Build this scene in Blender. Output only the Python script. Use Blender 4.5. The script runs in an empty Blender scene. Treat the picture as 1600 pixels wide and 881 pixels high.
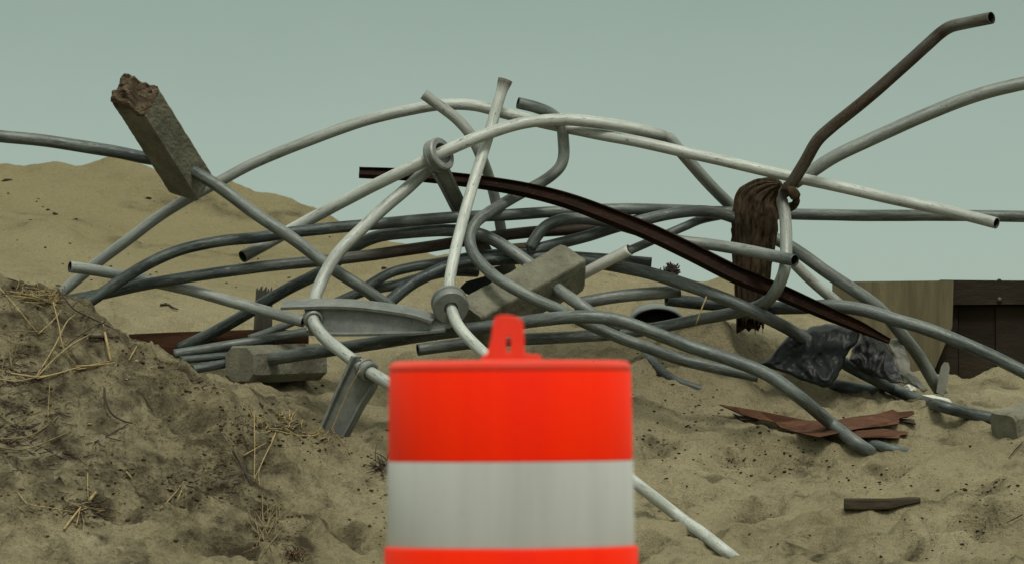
import bpy, math, random
import numpy as np
from mathutils import Vector

random.seed(7); rng = np.random.default_rng(11)
SC = bpy.context.scene
COL = SC.collection
F = 8889.0            # focal length in photo pixels (200 mm lens, 36 mm sensor, 1600 px)
YH = 620.0            # horizon row
HEAP = 24.0           # distance of the heap
GZ = -0.90            # flat ground under the camera

def W(px, py, Y):
    return np.array([(px-800.0)/F*Y, Y, -(py-YH)/F*Y])
def WH(px, py, d=0.0):
    return W(px, py, HEAP+d)
PX = HEAP/F           # metres per photo pixel at the heap

# ------------------------------------------------------------------ noise
def _hash(ix, iy, iz, seed):
    h = (ix.astype(np.int64)*374761393 + iy.astype(np.int64)*668265263 + iz.astype(np.int64)*2147483647 + seed*974634541) & 0xffffffff
    h = ((h ^ (h >> 13))*1274126177) & 0xffffffff
    h = h ^ (h >> 16)
    return (h & 0xffff)/65535.0
def noise3(x, y, z, seed=0):
    x = np.asarray(x, float); y = np.asarray(y, float)+0*x; z = np.asarray(z, float)+0*x
    x0 = np.floor(x); y0 = np.floor(y); z0 = np.floor(z)
    fx = x-x0; fy = y-y0; fz = z-z0
    fx = fx*fx*fx*(fx*(fx*6-15)+10); fy = fy*fy*fy*(fy*(fy*6-15)+10); fz = fz*fz*fz*(fz*(fz*6-15)+10)
    out = 0
    for dx in (0, 1):
        for dy in (0, 1):
            for dz in (0, 1):
                w = (fx if dx else 1-fx)*(fy if dy else 1-fy)*(fz if dz else 1-fz)
                out = out + w*_hash(x0+dx, y0+dy, z0+dz, seed)
    return out*2-1
def noise2(x, y, seed=0):
    x = np.asarray(x, float); y = np.asarray(y, float)+0*x
    x0 = np.floor(x); y0 = np.floor(y); fx = x-x0; fy = y-y0
    fx = fx*fx*fx*(fx*(fx*6-15)+10); fy = fy*fy*fy*(fy*(fy*6-15)+10)
    z = np.zeros_like(x0); out = 0
    for dx in (0, 1):
        for dy in (0, 1):
            w = (fx if dx else 1-fx)*(fy if dy else 1-fy)
            out = out + w*_hash(x0+dx, y0+dy, z, seed)
    return out*2-1
def fbm2(x, y, oct=4, seed=0, gain=.5):
    a = 1; s = 0; n = 0
    for i in range(oct):
        c, sn = math.cos(i*1.1), math.sin(i*1.1)
        s = s + a*noise2((x*c-y*sn)*2**i, (x*sn+y*c)*2**i, seed+i*17); n += a; a *= gain
    return s/n

# ------------------------------------------------------------------ materials
class NT:
    k = .76            # every base colour below is scaled to the reflectance that suits this light
    def __init__(self, name):
        self.m = bpy.data.materials.new(name); self.m.use_nodes = True
        self.t = self.m.node_tree; self.t.nodes.clear()
        self.out = self.n('ShaderNodeOutputMaterial')
        self.b = self.n('ShaderNodeBsdfPrincipled'); self.l(self.b.outputs[0], self.out.inputs[0])
    def n(self, kind, **kw):
        nd = self.t.nodes.new(kind)
        for k, v in kw.items(): setattr(nd, k, v)
        return nd
    def l(self, a, b): self.t.links.new(a, b)
    def val(self, sock, v):
        if hasattr(v, 'is_output') or isinstance(v, bpy.types.NodeSocket): self.l(v, sock)
        else: sock.default_value = v
    def noise(self, vec, scale, detail=4, rough=.6, dist=0):
        nd = self.n('ShaderNodeTexNoise'); nd.inputs['Scale'].default_value = scale
        nd.inputs['Detail'].default_value = detail; nd.inputs['Roughness'].default_value = rough; nd.inputs['Distortion'].default_value = dist
        if vec is not None: self.l(vec, nd.inputs['Vector'])
        return nd.outputs['Fac']
    def ramp(self, fac, stops):
        r = self.n('ShaderNodeValToRGB'); self.l(fac, r.inputs[0]); e = r.color_ramp.elements
        while len(e) < len(stops): e.new(.5)
        for i, (p, c) in enumerate(stops):
            e[i].position = p; e[i].color = (c, c, c, 1) if not hasattr(c, '__len__') else (*c, 1)
        return r.outputs[0]
    def mix(self, fac, a, b, mode='MIX'):
        m = self.n('ShaderNodeMix', data_type='RGBA', blend_type=mode)
        self.val(m.inputs[0], fac)
        for s, v in ((m.inputs[6], a), (m.inputs[7], b)):
            if isinstance(v, tuple): s.default_value = (*(x*NT.k for x in v[:3]), 1)
            else: self.l(v, s)
        return m.outputs[2]
    def math(self, op, a, b=0.0):
        m = self.n('ShaderNodeMath', operation=op); self.val(m.inputs[0], a); self.val(m.inputs[1], b); return m.outputs[0]
    def attr(self, name): return self.n('ShaderNodeAttribute', attribute_name=name)
    def obj(self): return self.n('ShaderNodeTexCoord').outputs['Object']
    def pos(self): return self.n('ShaderNodeNewGeometry').outputs['Position']
    def scaled(self, vec, s):
        m = self.n('ShaderNodeMapping'); m.inputs['Scale'].default_value = s; self.l(vec, m.inputs[0]); return m.outputs[0]
    def bump(self, h, strength, dist=.01):
        b = self.n('ShaderNodeBump'); b.inputs['Strength'].default_value = strength; b.inputs['Distance'].default_value = dist
        self.l(h, b.inputs['Height']); self.l(b.outputs[0], self.b.inputs['Normal'])
    def set(self, color=None, rough=.6, metal=0, spec=.5):
        if color is not None: self.val(self.b.inputs['Base Color'], color if not isinstance(color, tuple) else (*color, 1))
        self.val(self.b.inputs['Roughness'], rough); self.val(self.b.inputs['Metallic'], metal)
        self.b.inputs['Specular IOR Level'].default_value = spec
        return self.m

def mat_sand():
    k = NT('sand'); p = k.pos()
    big = k.noise(p, 1.1, 5, .6); mid = k.noise(p, 7, 6, .65, .6); fine = k.noise(p, 60, 4, .7); grain = k.noise(p, 260, 3, .75)
    dirt = k.attr('dirt').outputs['Fac']; far = k.attr('far').outputs['Fac']
    base = k.mix(k.ramp(mid, [(.3, 0), (.7, 1)]), (.235, .202, .116), (.430, .372, .226))
    base = k.mix(k.ramp(big, [(.35, 0), (.65, 1)]), base, (.490, .428, .268))
    base = k.mix(k.math('MULTIPLY', far, k.ramp(mid, [(.3, .55), (.7, 1)])), base, (.360, .308, .160))
    dm = k.math('MULTIPLY', dirt, k.ramp(mid, [(.35, 1), (.60, .30)]))
    base = k.mix(dm, base, (.048, .038, .022))
    speck = k.ramp(fine, [(.54, 0), (.64, 1)])
    base = k.mix(k.math('MULTIPLY', speck, k.math('ADD', k.math('MULTIPLY', dirt, .6), .22)), base, (.06, .045, .026))
    base = k.mix(k.ramp(grain, [(.30, .62), (.56, 0)]), base, (.085, .068, .036))
    pale = k.ramp(grain, [(.60, 0), (.74, .55)])
    base = k.mix(pale, base, (.56, .49, .33))
    h = k.math('ADD', k.math('MULTIPLY', mid, .6), k.math('ADD', k.math('MULTIPLY', fine, .45), k.math('MULTIPLY', grain, .14)))
    k.bump(h, 1.0, .05)
    return k.set(base, .95, 0, .15)

def mat_pipe():
    k = NT('weathered_pipe')
    tone = k.attr('tone').outputs['Fac']; rust = k.attr('rust').outputs['Fac']
    cv = k.n('ShaderNodeCombineXYZ')
    k.l(k.math('MULTIPLY', k.attr('along').outputs['Fac'], 2.2), cv.inputs[0]); k.l(k.attr('ca').outputs['Fac'], cv.inputs[1]); k.l(k.attr('sa').outputs['Fac'], cv.inputs[2])
    off = k.n('ShaderNodeObjectInfo').outputs['Random']
    add = k.n('ShaderNodeVectorMath', operation='ADD'); k.l(cv.outputs[0], add.inputs[0])
    o2 = k.n('ShaderNodeCombineXYZ'); k.l(k.math('MULTIPLY', off, 57.0), o2.inputs[0]); k.l(o2.outputs[0], add.inputs[1])
    v = add.outputs[0]
    streak = k.noise(k.scaled(v, (1.6, .9, .9)), 1.5, 6, .68, .5)
    patch = k.noise(k.scaled(v, (2.6, .7, .7)), 1.0, 3, .5)
    fine = k.noise(k.scaled(v, (30, 9, 9)), 1.0, 3, .7)
    galv = k.mix(k.ramp(streak, [(.41, 0), (.60, 1)]), (.016, .024, .025), (.098, .124, .114))
    galv = k.mix(k.ramp(patch, [(.50, 0), (.60, .75)]), galv, (.030, .042, .050))
    white = k.mix(k.ramp(streak, [(.40, 0), (.58, 1)]), (.45, .478, .44), (.61, .65, .60))
    white = k.mix(k.ramp(fine, [(.62, 0), (.76, .75)]), white, (.11, .10, .08))
    white = k.mix(k.ramp(patch, [(.60, 0), (.74, .25)]), white, (.24, .245, .215))
    scuff = k.noise(k.scaled(v, (9, 3, 3)), 1.0, 5, .75, .8)
    galv = k.mix(k.ramp(scuff, [(.56, 0), (.64, .6)]), galv, (.23, .25, .22))
    galv = k.mix(k.ramp(scuff, [(.34, .75), (.42, 0)]), galv, (.030, .026, .018))
    white = k.mix(k.ramp(scuff, [(.36, .85), (.43, 0)]), white, (.13, .125, .095))
    base = k.mix(tone, galv, white)
    rm = k.math('MULTIPLY', rust, k.ramp(k.math('ADD', k.math('MULTIPLY', streak, .6), k.math('MULTIPLY', fine, .4)), [(.30, 1), (.62, .78)]))
    rcol = k.mix(k.ramp(fine, [(.35, 0), (.7, 1)]), (.016, .010, .006), (.092, .050, .024))
    base = k.mix(rm, base, rcol)
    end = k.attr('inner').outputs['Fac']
    base = k.mix(end, base, (.02, .018, .016))  # bores coloured near black: their inside shade is put into the colour
    k.bump(k.math('ADD', k.math('MULTIPLY', streak, .5), k.math('MULTIPLY', fine, .5)), .14, .003)
    metal = k.math('MULTIPLY', k.math('SUBTRACT', 1.0, rust), k.math('SUBTRACT', .35, k.math('MULTIPLY', tone, .25)))
    mm = k.set(base, k.ramp(fine, [(.3, .42), (.7, .68)]), metal, .4)
    k.l(k.math('SUBTRACT', .4, k.math('MULTIPLY', rust, .36)), k.b.inputs['Specular IOR Level'])
    return mm

def mat_simple(name, c1, c2, scale, rough=.8, metal=0, bump=.4, bdist=.01, stretch=(1, 1, 1), speck=None, spec=.4):
    k = NT(name); o = k.scaled(k.obj(), stretch)
    a = k.noise(o, scale, 6, .65, .3); f = k.noise(o, scale*9, 3, .7)
    base = k.mix(k.ramp(a, [(.32, 0), (.68, 1)]), c1, c2)
    if speck: base = k.mix(k.ramp(f, [(.58, 0), (.68, .8)]), base, speck)
    k.bump(k.math('ADD', k.math('MULTIPLY', a, .6), k.math('MULTIPLY', f, .4)), bump, bdist)
    return k.set(base, rough, metal, spec)

M = {}
M['sand'] = mat_sand(); M['pipe'] = mat_pipe()
M['concrete'] = mat_simple('old_concrete', (.125, .122, .092), (.245, .236, .178), 9, .92, 0, .7, .012, speck=(.09, .08, .055), spec=.2)
M['broken_concrete'] = mat_simple('broken_concrete', (.09, .065, .045), (.22, .17, .115), 26, .95, 0, 1, .02, speck=(.045, .03, .022), spec=.1)
M['cast'] = mat_simple('cast_aluminium', (.165, .178, .168), (.285, .302, .280), 14, .5, .3, .25, .004, speck=(.10, .105, .10))
M['steel'] = mat_simple('brown_painted_steel', (.009, .005, .003), (.032, .015, .009), 12, .6, 0, .2, .004, stretch=(.3, 1, 1), speck=(.07, .03, .016), spec=.05)
M['pile'] = mat_simple('rotten_timber', (.018, .013, .009), (.150, .105, .066), 38, .95, 0, 1, .02, stretch=(1.6, 1.6, .35), speck=(.016, .012, .009), spec=.1)
M['darkwood'] = mat_simple('dark_timber', (.030, .024, .016), (.085, .068, .045), 12, .9, 0, .8, .01, stretch=(.25, 1, 1), spec=.15)
M['greywood'] = mat_simple('grey_timber', (.05, .052, .045), (.12, .12, .10), 14, .9, 0, .7, .01, stretch=(1, 1, .2), spec=.15)
M['redwood'] = mat_simple('red_brown_wood', (.055, .025, .015), (.150, .070, .040), 16, .85, 0, .7, .008, stretch=(.18, 1, 1.6), speck=(.03, .014, .009), spec=.15)
M['blackplastic'] = mat_simple('black_plastic_sheet', (.007, .009, .009), (.016, .019, .019), 12, .44, 0, .2, .006, spec=.18)
M['smokeplastic'] = mat_simple('smoky_plastic_film', (.010, .010, .013), (.034, .034, .037), 9, .3, 0, .5, .012, stretch=(1, 1, 3))
M['palesheet'] = mat_simple('pale_plastic_sheet', (.17, .17, .145), (.30, .295, .25), 10, .6, 0, .4, .01)
M['whiteplastic'] = mat_simple('white_plastic', (.55, .55, .5), (.74, .74, .68), 20, .5, 0, .3, .005)
M['straw'] = mat_simple('dry_straw', (.21, .150, .06), (.44, .34, .16), 30, .8, 0, .2, .003)
M['strawdull'] = mat_simple('dull_straw', (.12, .09, .042), (.24, .185, .09), 30, .85, 0, .2, .003)
M['twig'] = mat_simple('dark_twig', (.018, .012, .010), (.060, .035, .026), 40, .85, 0, .4, .003)
M['litter'] = mat_simple('dark_litter', (.012, .009, .006), (.055, .036, .022), 40, .95, 0, .5, .004, spec=.1)
M['clod'] = mat_simple('soil_clod', (.022, .015, .009), (.11, .072, .038), 3, .95, 0, .6, .004, spec=.1)
M['chip'] = mat_simple('shell_and_bark_chips', (.23, .13, .045), (.50, .40, .24), 6, .8, 0, .3, .003)
M['wallboard'] = mat_simple('tan_bulkhead_board', (.090, .078, .046), (.175, .150, .088), 5, .9, 0, .5, .01, stretch=(2.5, 1, .22), speck=(.10, .075, .04), spec=.15)
M['walldark'] = mat_simple('dark_bulkhead_timber', (.013, .010, .007), (.042, .031, .020), 7, .9, 0, .7, .015, stretch=(.3, 1, 1), spec=.15)  # dark brown timber, with its shade also put into the colour
M['bolt'] = mat_simple('rusty_bolt', (.04, .04, .035), (.12, .12, .11), 30, .5, .6, .3, .003)
M['shrub'] = mat_simple('dry_shrub', (.03, .026, .018), (.07, .055, .038), 30, .9, 0, .2, .003)

NT.k = 1.0
def mat_plastic(name, c, rough, streak=None, streakamt=.4):
    k = NT(name); o = k.obj()
    a = k.noise(k.scaled(o, (14, 14, .8)), 1.0, 4, .6); f = k.noise(o, 45, 4, .7)
    base = k.mix(k.ramp(a, [(.40, 0), (.72, streakamt)]), c, streak or tuple(x*.8 for x in c))
    base = k.mix(k.ramp(f, [(.60, 0), (.75, streakamt*.6)]), base, tuple(x*.75 for x in c))
    k.bump(f, .05, .004); k.b.inputs['Diffuse Roughness'].default_value = 1.0
    return k.set(base, rough, 0, .12)
M['orange_plastic'] = mat_plastic('orange_plastic', (.78, .060, .032), .45)
M['orange_sheet'] = mat_plastic('orange_reflective_sheeting', (1.0, .030, .001), .5, (.90, .012, .002), .5)
M['white_sheet'] = mat_plastic('white_reflective_sheeting', (.52, .535, .515), .45, (.42, .435, .42), .8)
M['rubber'] = mat_simple('black_rubber', (.02, .02, .02), (.045, .045, .042), 12, .8, 0, .3, .004)

# ------------------------------------------------------------------ object helpers
def tag(o, label, cat, group=None, kind=None):
    if label: o['label'] = label
    if cat: o['category'] = cat
    if group: o['group'] = group
    if kind: o['kind'] = kind
    return o
def empty(name, loc, label, cat, group=None):
    o = bpy.data.objects.new(name, None); o.empty_display_size = .1; o.location = Vector(loc); COL.objects.link(o)
    return tag(o, label, cat, group)
def mesh_obj(name, V, faces, mat, parent=None, smooth=True, attrs=None, base=None, label=None):
    V = np.asarray(V, float)
    if parent is not None: base = np.array(parent['_base'])
    elif base is None: base = np.array([(V[:, 0].min()+V[:, 0].max())/2, (V[:, 1].min()+V[:, 1].max())/2, V[:, 2].min()])
    me = bpy.data.meshes.new(name)
    me.from_pydata((V-base).tolist(), [], faces); me.validate(); me.update()
    if smooth: me.polygons.foreach_set('use_smooth', [True]*len(me.polygons))
    for k, a in (attrs or {}).items():
        at = me.attributes.new(k, 'FLOAT', 'POINT'); at.data.foreach_set('value', np.asarray(a, np.float32))
    me.materials.append(M[mat])
    o = bpy.data.objects.new(name, me); COL.objects.link(o)
    if parent is not None: o.parent = parent
    else: o.location = Vector(base)
    o['_base'] = [float(x) for x in base]
    if label: o['label'] = label
    return o
def root(name, loc, label, cat, group=None):
    o = empty(name, loc, label, cat, group); o['_base'] = [float(x) for x in loc]; return o
def merge(parts):
    V = []; Fc = []; n = 0
    for v, f in parts:
        V.append(np.asarray(v, float)); Fc += [tuple(i+n for i in q) for q in f]; n += len(v)
    return np.concatenate(V), Fc

# ------------------------------------------------------------------ terrain
pk = np.array([-3000, -800, 0, 60, 100, 140, 200, 250, 300, 350, 400, 450, 500, 550, 600, 700, 800, 900, 1000, 1100, 1150, 1200, 1300, 1400, 1500, 1600, 2400, 4600], float)
def row(d):
    xs = np.array(sorted(d)); return np.interp(pk, xs, [d[x] for x in xs])
flat = lambda Y: {-3000: YH-GZ*F/Y+3, 4600: YH-GZ*F/Y+3}
KN = [
 (8.0, flat(8.0)), (19.0, flat(19.0)),
 (21.0, {-800: 850, 0: 900, 600: 960, 1000: 965, 1600: 940, 2400: 930}),
 (22.1, {-800: 640, 0: 705, 100: 715, 200: 745, 300: 778, 400: 806, 500: 832, 600: 852, 700: 866, 800: 872, 1000: 868, 1200: 858, 1400: 838, 1600: 800, 2400: 760}),
 (23.25, {-800: 380, 0: 437, 60: 456, 100: 474, 140: 496, 200: 530, 250: 555, 300: 577, 350: 599, 400: 624, 450: 650, 500: 682, 550: 705, 600: 726, 700: 745, 800: 742, 900: 730, 1000: 724, 1200: 724, 1300: 733, 1400: 728, 1500: 706, 1600: 690, 2400: 640}),
 (24.0, {-800: 520, 0: 500, 60: 515, 100: 530, 140: 545, 200: 562, 250: 576, 300: 588, 350: 594, 400: 600, 450: 612, 500: 628, 550: 640, 600: 648, 700: 634, 800: 612, 900: 592, 1000: 590, 1100: 600, 1200: 624, 1300: 636, 1400: 640, 1500: 640, 1600: 640, 2400: 620}),
 (24.4, {-800: 507, 0: 496, 100: 518, 200: 547, 300: 570, 400: 582, 500: 601, 600: 610, 700: 591, 800: 569, 900: 550, 1000: 545, 1100: 530, 1172: 512, 1220: 545, 1300: 600, 1400: 618, 1500: 622, 1600: 622, 2400: 607}),
 (25.2, {-800: 480, 0: 488, 100: 494, 200: 518, 300: 534, 400: 545, 500: 546, 600: 532, 700: 505, 800: 482, 900: 470, 1000: 488, 1100: 502, 1200: 514, 1300: 540, 1400: 584, 1500: 592, 1600: 591, 2400: 580}),
 (26.5, {-800: 430, 0: 440, 100: 448, 200: 458, 300: 468, 400: 478, 500: 470, 600: 452, 700: 424, 800: 404, 900: 413, 1000: 424, 1100: 460, 1200: 484, 1300: 500, 1400: 596, 1600: 602, 2400: 600}),
 (28.0, {-800: 350, 0: 350, 60: 351, 100: 362, 140: 384, 200: 396, 250: 406, 300: 418, 400: 432, 500: 432, 600: 426, 700: 417, 800: 406, 900: 420, 1000: 432, 1100: 460, 1150: 432, 1200: 482, 1300: 505, 1400: 600, 1600: 606, 2400: 600}),
 (29.5, {-800: 356, 0: 352, 100: 362, 200: 388, 300: 398, 400: 405, 500: 408, 600: 416, 700: 424, 800: 430, 900: 455, 1100: 492, 1200: 500, 1300: 520, 1400: 610, 1600: 615, 2400: 610}),
 (32.0, {-800: 292, 0: 277, 60: 268, 100: 263, 140: 262, 200: 265, 250: 275, 300: 286, 350: 298, 400: 315, 450: 327, 500: 344, 550: 364, 600: 385, 700: 414, 800: 442, 900: 472, 1100: 520, 1300: 575, 1600: 620, 2400: 620}),
 (36.0, {-800: 360, 0: 330, 200: 320, 400: 380, 600: 460, 900: 560, 1600: 650, 2400: 650}),
 (46.0, flat(46.0)), (70.0, {-3000: YH-GZ*F/70+14, 4600: YH-GZ*F/70+14}),
]
KY = np.array([k[0] for k in KN]); KP = np.array([row(k[1]) for k in KN])
# columns of the fan
cols = np.concatenate([np.arange(-3000, -400, 60), np.arange(-400, -40, 6), np.arange(-40, 1640, 2.0), np.arange(1640, 2000, 6), np.arange(2000, 4601, 60)])
rows = np.concatenate([np.arange(8, 19, .5), np.arange(19, 21, .06), np.arange(21, 22, .014), np.arange(22, 24.6, .0085), np.arange(24.6, 26.6, .016), np.arange(26.6, 29.6, .028), np.arange(29.6, 34, .035), np.arange(34, 46, .25), np.arange(46, 70.1, 2)])
def smooth_cols(p):
    dense = np.arange(-3000, 4601, 5.0); v = np.interp(dense, pk, p)
    k = np.exp(-np.linspace(-2.5, 2.5, 13)**2/2); k /= k.sum()
    vp = np.pad(v, 6, mode='edge'); return np.interp(cols, dense, np.convolve(vp, k, 'valid'))
KZ = np.array([-(smooth_cols(KP[i])-YH)/F*KY[i] for i in range(len(KY))])      # knots x cols
def pchip(xk, zk, x):
    h = np.diff(xk)[:, None]; d = np.diff(zk, axis=0)/h
    m = np.zeros_like(zk); s = (d[:-1]*d[1:]) > 0
    w1 = 2*h[1:]+h[:-1]; w2 = h[1:]+2*h[:-1]
    with np.errstate(divide='ignore', invalid='ignore'):
        hm = (w1+w2)/(w1/d[:-1]+w2/d[1:])
    m[1:-1] = np.where(s, hm, 0); m[0] = d[0]; m[-1] = d[-1]
    i = np.clip(np.searchsorted(xk, x, 'right')-1, 0, len(xk)-2)
    t = ((x-xk[i])/(xk[i+1]-xk[i]))[:, None]; hh = h[i]
    return (2*t**3-3*t**2+1)*zk[i]+(t**3-2*t**2+t)*hh*m[i]+(-2*t**3+3*t**2)*zk[i+1]+(t**3-t**2)*hh*m[i+1]
ZG = pchip(KY, KZ, rows)
XG = (cols[None, :]-800)/F*rows[:, None]; YG = rows[:, None]+0*XG
def band(Y, a, b, c, d): return np.clip((Y-a)/(b-a), 0, 1)*np.clip((d-Y)/(d-c), 0, 1)
near = band(YG, 19.5, 21.5, 25.5, 27.5); far = np.clip((YG-25.5)/2.5, 0, 1)*np.clip((46-YG)/8, 0, 1)
CG = cols[None, :]+0*XG
leftm = np.clip((620-CG)/160, 0, 1)*band(YG, 20, 21, 23.4, 24.0)
def ridged(x, y, o, s): return 1-np.abs(fbm2(x, y, o, s))*2
det = near*(0.030*fbm2(XG*2.6, YG*3.0, 3, 1)+0.040*fbm2(XG*5.5, YG*5, 3, 5)+0.034*fbm2(XG*2.9+7, YG*3.6, 2, 6)+0.009*fbm2(XG*22, YG*18, 3, 9)+0.016*np.minimum(fbm2(XG*6, YG*6, 3, 14)+.02, 0)*3)
det += near*0.028*np.clip(ridged(XG*3.2+.4*noise2(XG*6, YG*6, 3), YG*4.6, 3, 31)-.35, 0, 1)
det += leftm*(0.036*fbm2(XG*6, YG*6, 4, 21)+0.045*np.clip(fbm2(XG*15, YG*13, 4, 25)-.06, 0, 1)+0.009*fbm2(XG*45, YG*40, 2, 28))
det += far*np.where(CG > 640, .35+.65*np.clip((800-CG)/160, 0, 1), 1)*(0.070*fbm2(XG*1.3, YG*.8, 3, 41)+0.026*fbm2(XG*5, YG*4, 3, 44)+0.009*fbm2(XG*16, YG*9, 3, 46))
det += far*0.045*np.sin((YG*5.5+1.3*noise2(XG*1.2, YG*.7, 51)*2+XG*.8))*np.clip(noise2(XG*.7, YG*.5, 53)+.5, 0, 1)
ZG = ZG+det
def col_at(px):
    j = np.clip(np.searchsorted(cols, px)-1, 0, len(cols)-2); t = (px-cols[j])/(cols[j+1]-cols[j])
    return ZG[:, j]*(1-t)+ZG[:, j+1]*t
def ground_Y(px, py, ymin=20.0):
    z = col_at(px); p = YH-z*F/rows
    ok = np.where((p <= py) & (rows > ymin))[0]
    if len(ok) == 0: return 33.0
    i = ok[0]
    if i == 0: return rows[0]
    a, b = p[i-1], p[i]
    t = 0 if a == b else np.clip((a-py)/(a-b), 0, 1)
    return rows[i-1]+(rows[i]-rows[i-1])*t
def gp(px, py, off=0.0): return W(px, py, ground_Y(px, py)-off)
def gd(px, py): return ground_Y(px, py)-HEAP
# pits, footprints and humps at places seen in the photograph: px, py, radius m across, along, height
PITS = [(1258, 722, .085, .10, -.055), (1150, 726, .07, .06, -.035), (1370, 742, .10, .07, -.035), (1535, 832, .17, .13, -.10), (1030, 700, .09, .09, -.04),
        (1550, 765, .10, .10, -.04), (1270, 836, .12, .08, -.04), (1180, 815, .10, .08, -.035), (1440, 805, .14, .08, .03), (1300, 815, .2, .08, .03), (1410, 690, .12, .06, .025),
        (290, 655, .12, .16, -.06), (330, 725, .09, .09, -.05), (290, 745, .08, .08, -.045), (560, 838, .10, .07, -.05), (480, 790, .16, .1, .02), (195, 812, .12, .05, -.05), (350, 860, .10, .07, -.06),
        (240, 760, .09, .07, -.04), (60, 745, .2, .07, -.03), (1100, 775, .09, .06, -.03), (1050, 800, .09, .06, -.03), (1300, 780, .12, .05, .02), (1190, 560, .10, .18, -.05), (1110, 535, .12, .15, .05),
        (560, 660, .15, .2, -.03), (1150, 690, .08, .06, -.03), (1480, 760, .12, .08, .025), (1400, 850, .25, .1, .03), (1010, 860, .12, .08, -.04)]
add = np.zeros_like(ZG)
for px, py, ra, rl, h in PITS:
    c = gp(px, py); dx = (XG-c[0])/ra; dy = (YG-c[1])/rl
    r2 = dx*dx+dy*dy+.5*noise2(XG*9, YG*9, 61)
    h *= 1.6; add += h*np.exp(-r2)+(.35*abs(h)*np.exp(-((np.sqrt(np.maximum(r2, 0))-1.5)/.4)**2) if h < 0 else 0)
ZG = ZG+add
# dirt mask: dark, root-filled soil of the left mound, random patches elsewhere, and the deeper pits darkened
def blob(px, py, rx, ry, Yw=.8):
    c = gp(px, py); return np.exp(-(((XG-c[0])/(rx*PX))**2+((YG-c[1])/Yw)**2))
PS = YH-ZG*F/YG       # screen row of each vertex
def sblob(px, py, rx, ry): return np.exp(-(((CG-px)/rx)**2+((PS-py)/ry)**2))*band(YG, 20, 21, 23.6, 24.2)
dirt = leftm*.34+.9*sblob(40, 620, 120, 110)+.75*sblob(90, 490, 150, 50)+.4*sblob(220, 620, 120, 60)+.6*sblob(120, 740, 170, 80)+.75*sblob(320, 745, 100, 55)+.4*sblob(270, 545, 90, 40)+.5*sblob(450, 660, 110, 30)+.45*sblob(440, 820, 60, 60)+.35*sblob(580, 740, 40, 60)
dirt = dirt*(.55+.75*np.clip(fbm2(XG*7, YG*6, 4, 71)+.4, 0, 1.2))
dirt += near*np.clip((CG-560)/120, 0, 1)*.42*np.clip(fbm2(XG*3.3, YG*4.5, 4, 77)*1.6-.05, 0, 1)
dirt += near*np.clip((CG-560)/120, 0, 1)*.25*np.clip(fbm2(XG*11, YG*12, 4, 79)*1.6, 0, 1)
for px, py, ra, rl, h in PITS:
    if h < -.03:
        c = gp(px, py); dirt += .4*np.exp(-(((XG-c[0])/ra)**2+((YG-c[1])/rl)**2)*1.2)
dirt += far*.30*np.clip(fbm2(XG*1.6, YG*1.8, 5, 83)*1.8, 0, 1)+.13*np.clip((YG-29.8)/1.2, 0, 1)*np.clip((46-YG)/8, 0, 1)*(1+fbm2(XG*5, YG*4, 4, 85))
hard = np.clip((dirt*(.7+.9*fbm2(XG*10, YG*9, 4, 91))-.14)/.30, 0, 1)
dirt = np.clip(.55*dirt+.75*hard*np.clip(dirt*3, 0, 1), 0, 1)

def build_terrain():
    nr, nc = ZG.shape
    V = np.stack([XG, YG, ZG], -1).reshape(-1, 3).astype(np.float32)
    i = np.arange(nr-1)[:, None]*nc+np.arange(nc-1)[None, :]
    Q = np.stack([i, i+1, i+nc+1, i+nc], -1).reshape(-1, 4).astype(np.int32)
    me = bpy.data.meshes.new('sand_dunes'); me.vertices.add(len(V)); me.vertices.foreach_set('co', V.ravel())
    me.loops.add(Q.size); me.loops.foreach_set('vertex_index', Q.ravel())
    me.polygons.add(len(Q)); me.polygons.foreach_set('loop_start', np.arange(0, Q.size, 4, dtype=np.int32))
    me.polygons.foreach_set('use_smooth', np.ones(len(Q), bool)); me.update(calc_edges=True)
    for k, a in (('dirt', dirt), ('far', far)):
        at = me.attributes.new(k, 'FLOAT', 'POINT'); at.data.foreach_set('value', a.ravel().astype(np.float32))
    me.materials.append(M['sand']); o = bpy.data.objects.new('sand_dunes', me); COL.objects.link(o); o['kind'] = 'structure'
build_terrain()
g = mesh_obj('sand_ground', [(-4000, -200, GZ), (4000, -200, GZ), (4000, 9000, GZ), (-4000, 9000, GZ)], [(0, 1, 2, 3)], 'sand', base=np.zeros(3)); g['kind'] = 'structure'

# ------------------------------------------------------------------ tubes
def catmull(P, step=.012):
    P = np.asarray(P, float); n = len(P)
    if n == 2: P = np.array([P[0], (P[0]+P[1])/2, P[1]]); n = 3
    ext = np.vstack([2*P[0]-P[1], P, 2*P[-1]-P[-2]]); out = []; par = []
    t = [0]
    for a, b in zip(ext[:-1], ext[1:]): t.append(t[-1]+max(1e-4, np.linalg.norm(b-a))**.5)
    for i in range(1, n):
        p0, p1, p2, p3 = ext[i-1:i+3]; t0, t1, t2, t3 = t[i-1:i+3]
        m = max(2, int(np.linalg.norm(p2-p1)/step))
        for u in np.linspace(0, 1, m, endpoint=False):
            s = t1+(t2-t1)*u
            A1 = (t1-s)/(t1-t0)*p0+(s-t0)/(t1-t0)*p1; A2 = (t2-s)/(t2-t1)*p1+(s-t1)/(t2-t1)*p2; A3 = (t3-s)/(t3-t2)*p2+(s-t2)/(t3-t2)*p3
            B1 = (t2-s)/(t2-t0)*A1+(s-t0)/(t2-t0)*A2; B2 = (t3-s)/(t3-t1)*A2+(s-t1)/(t3-t1)*A3
            out.append((t2-s)/(t2-t1)*B1+(s-t1)/(t2-t1)*B2); par.append(i-1+u)
    out.append(P[-1]); par.append(n-1)
    return np.array(out), np.array(par)
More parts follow.
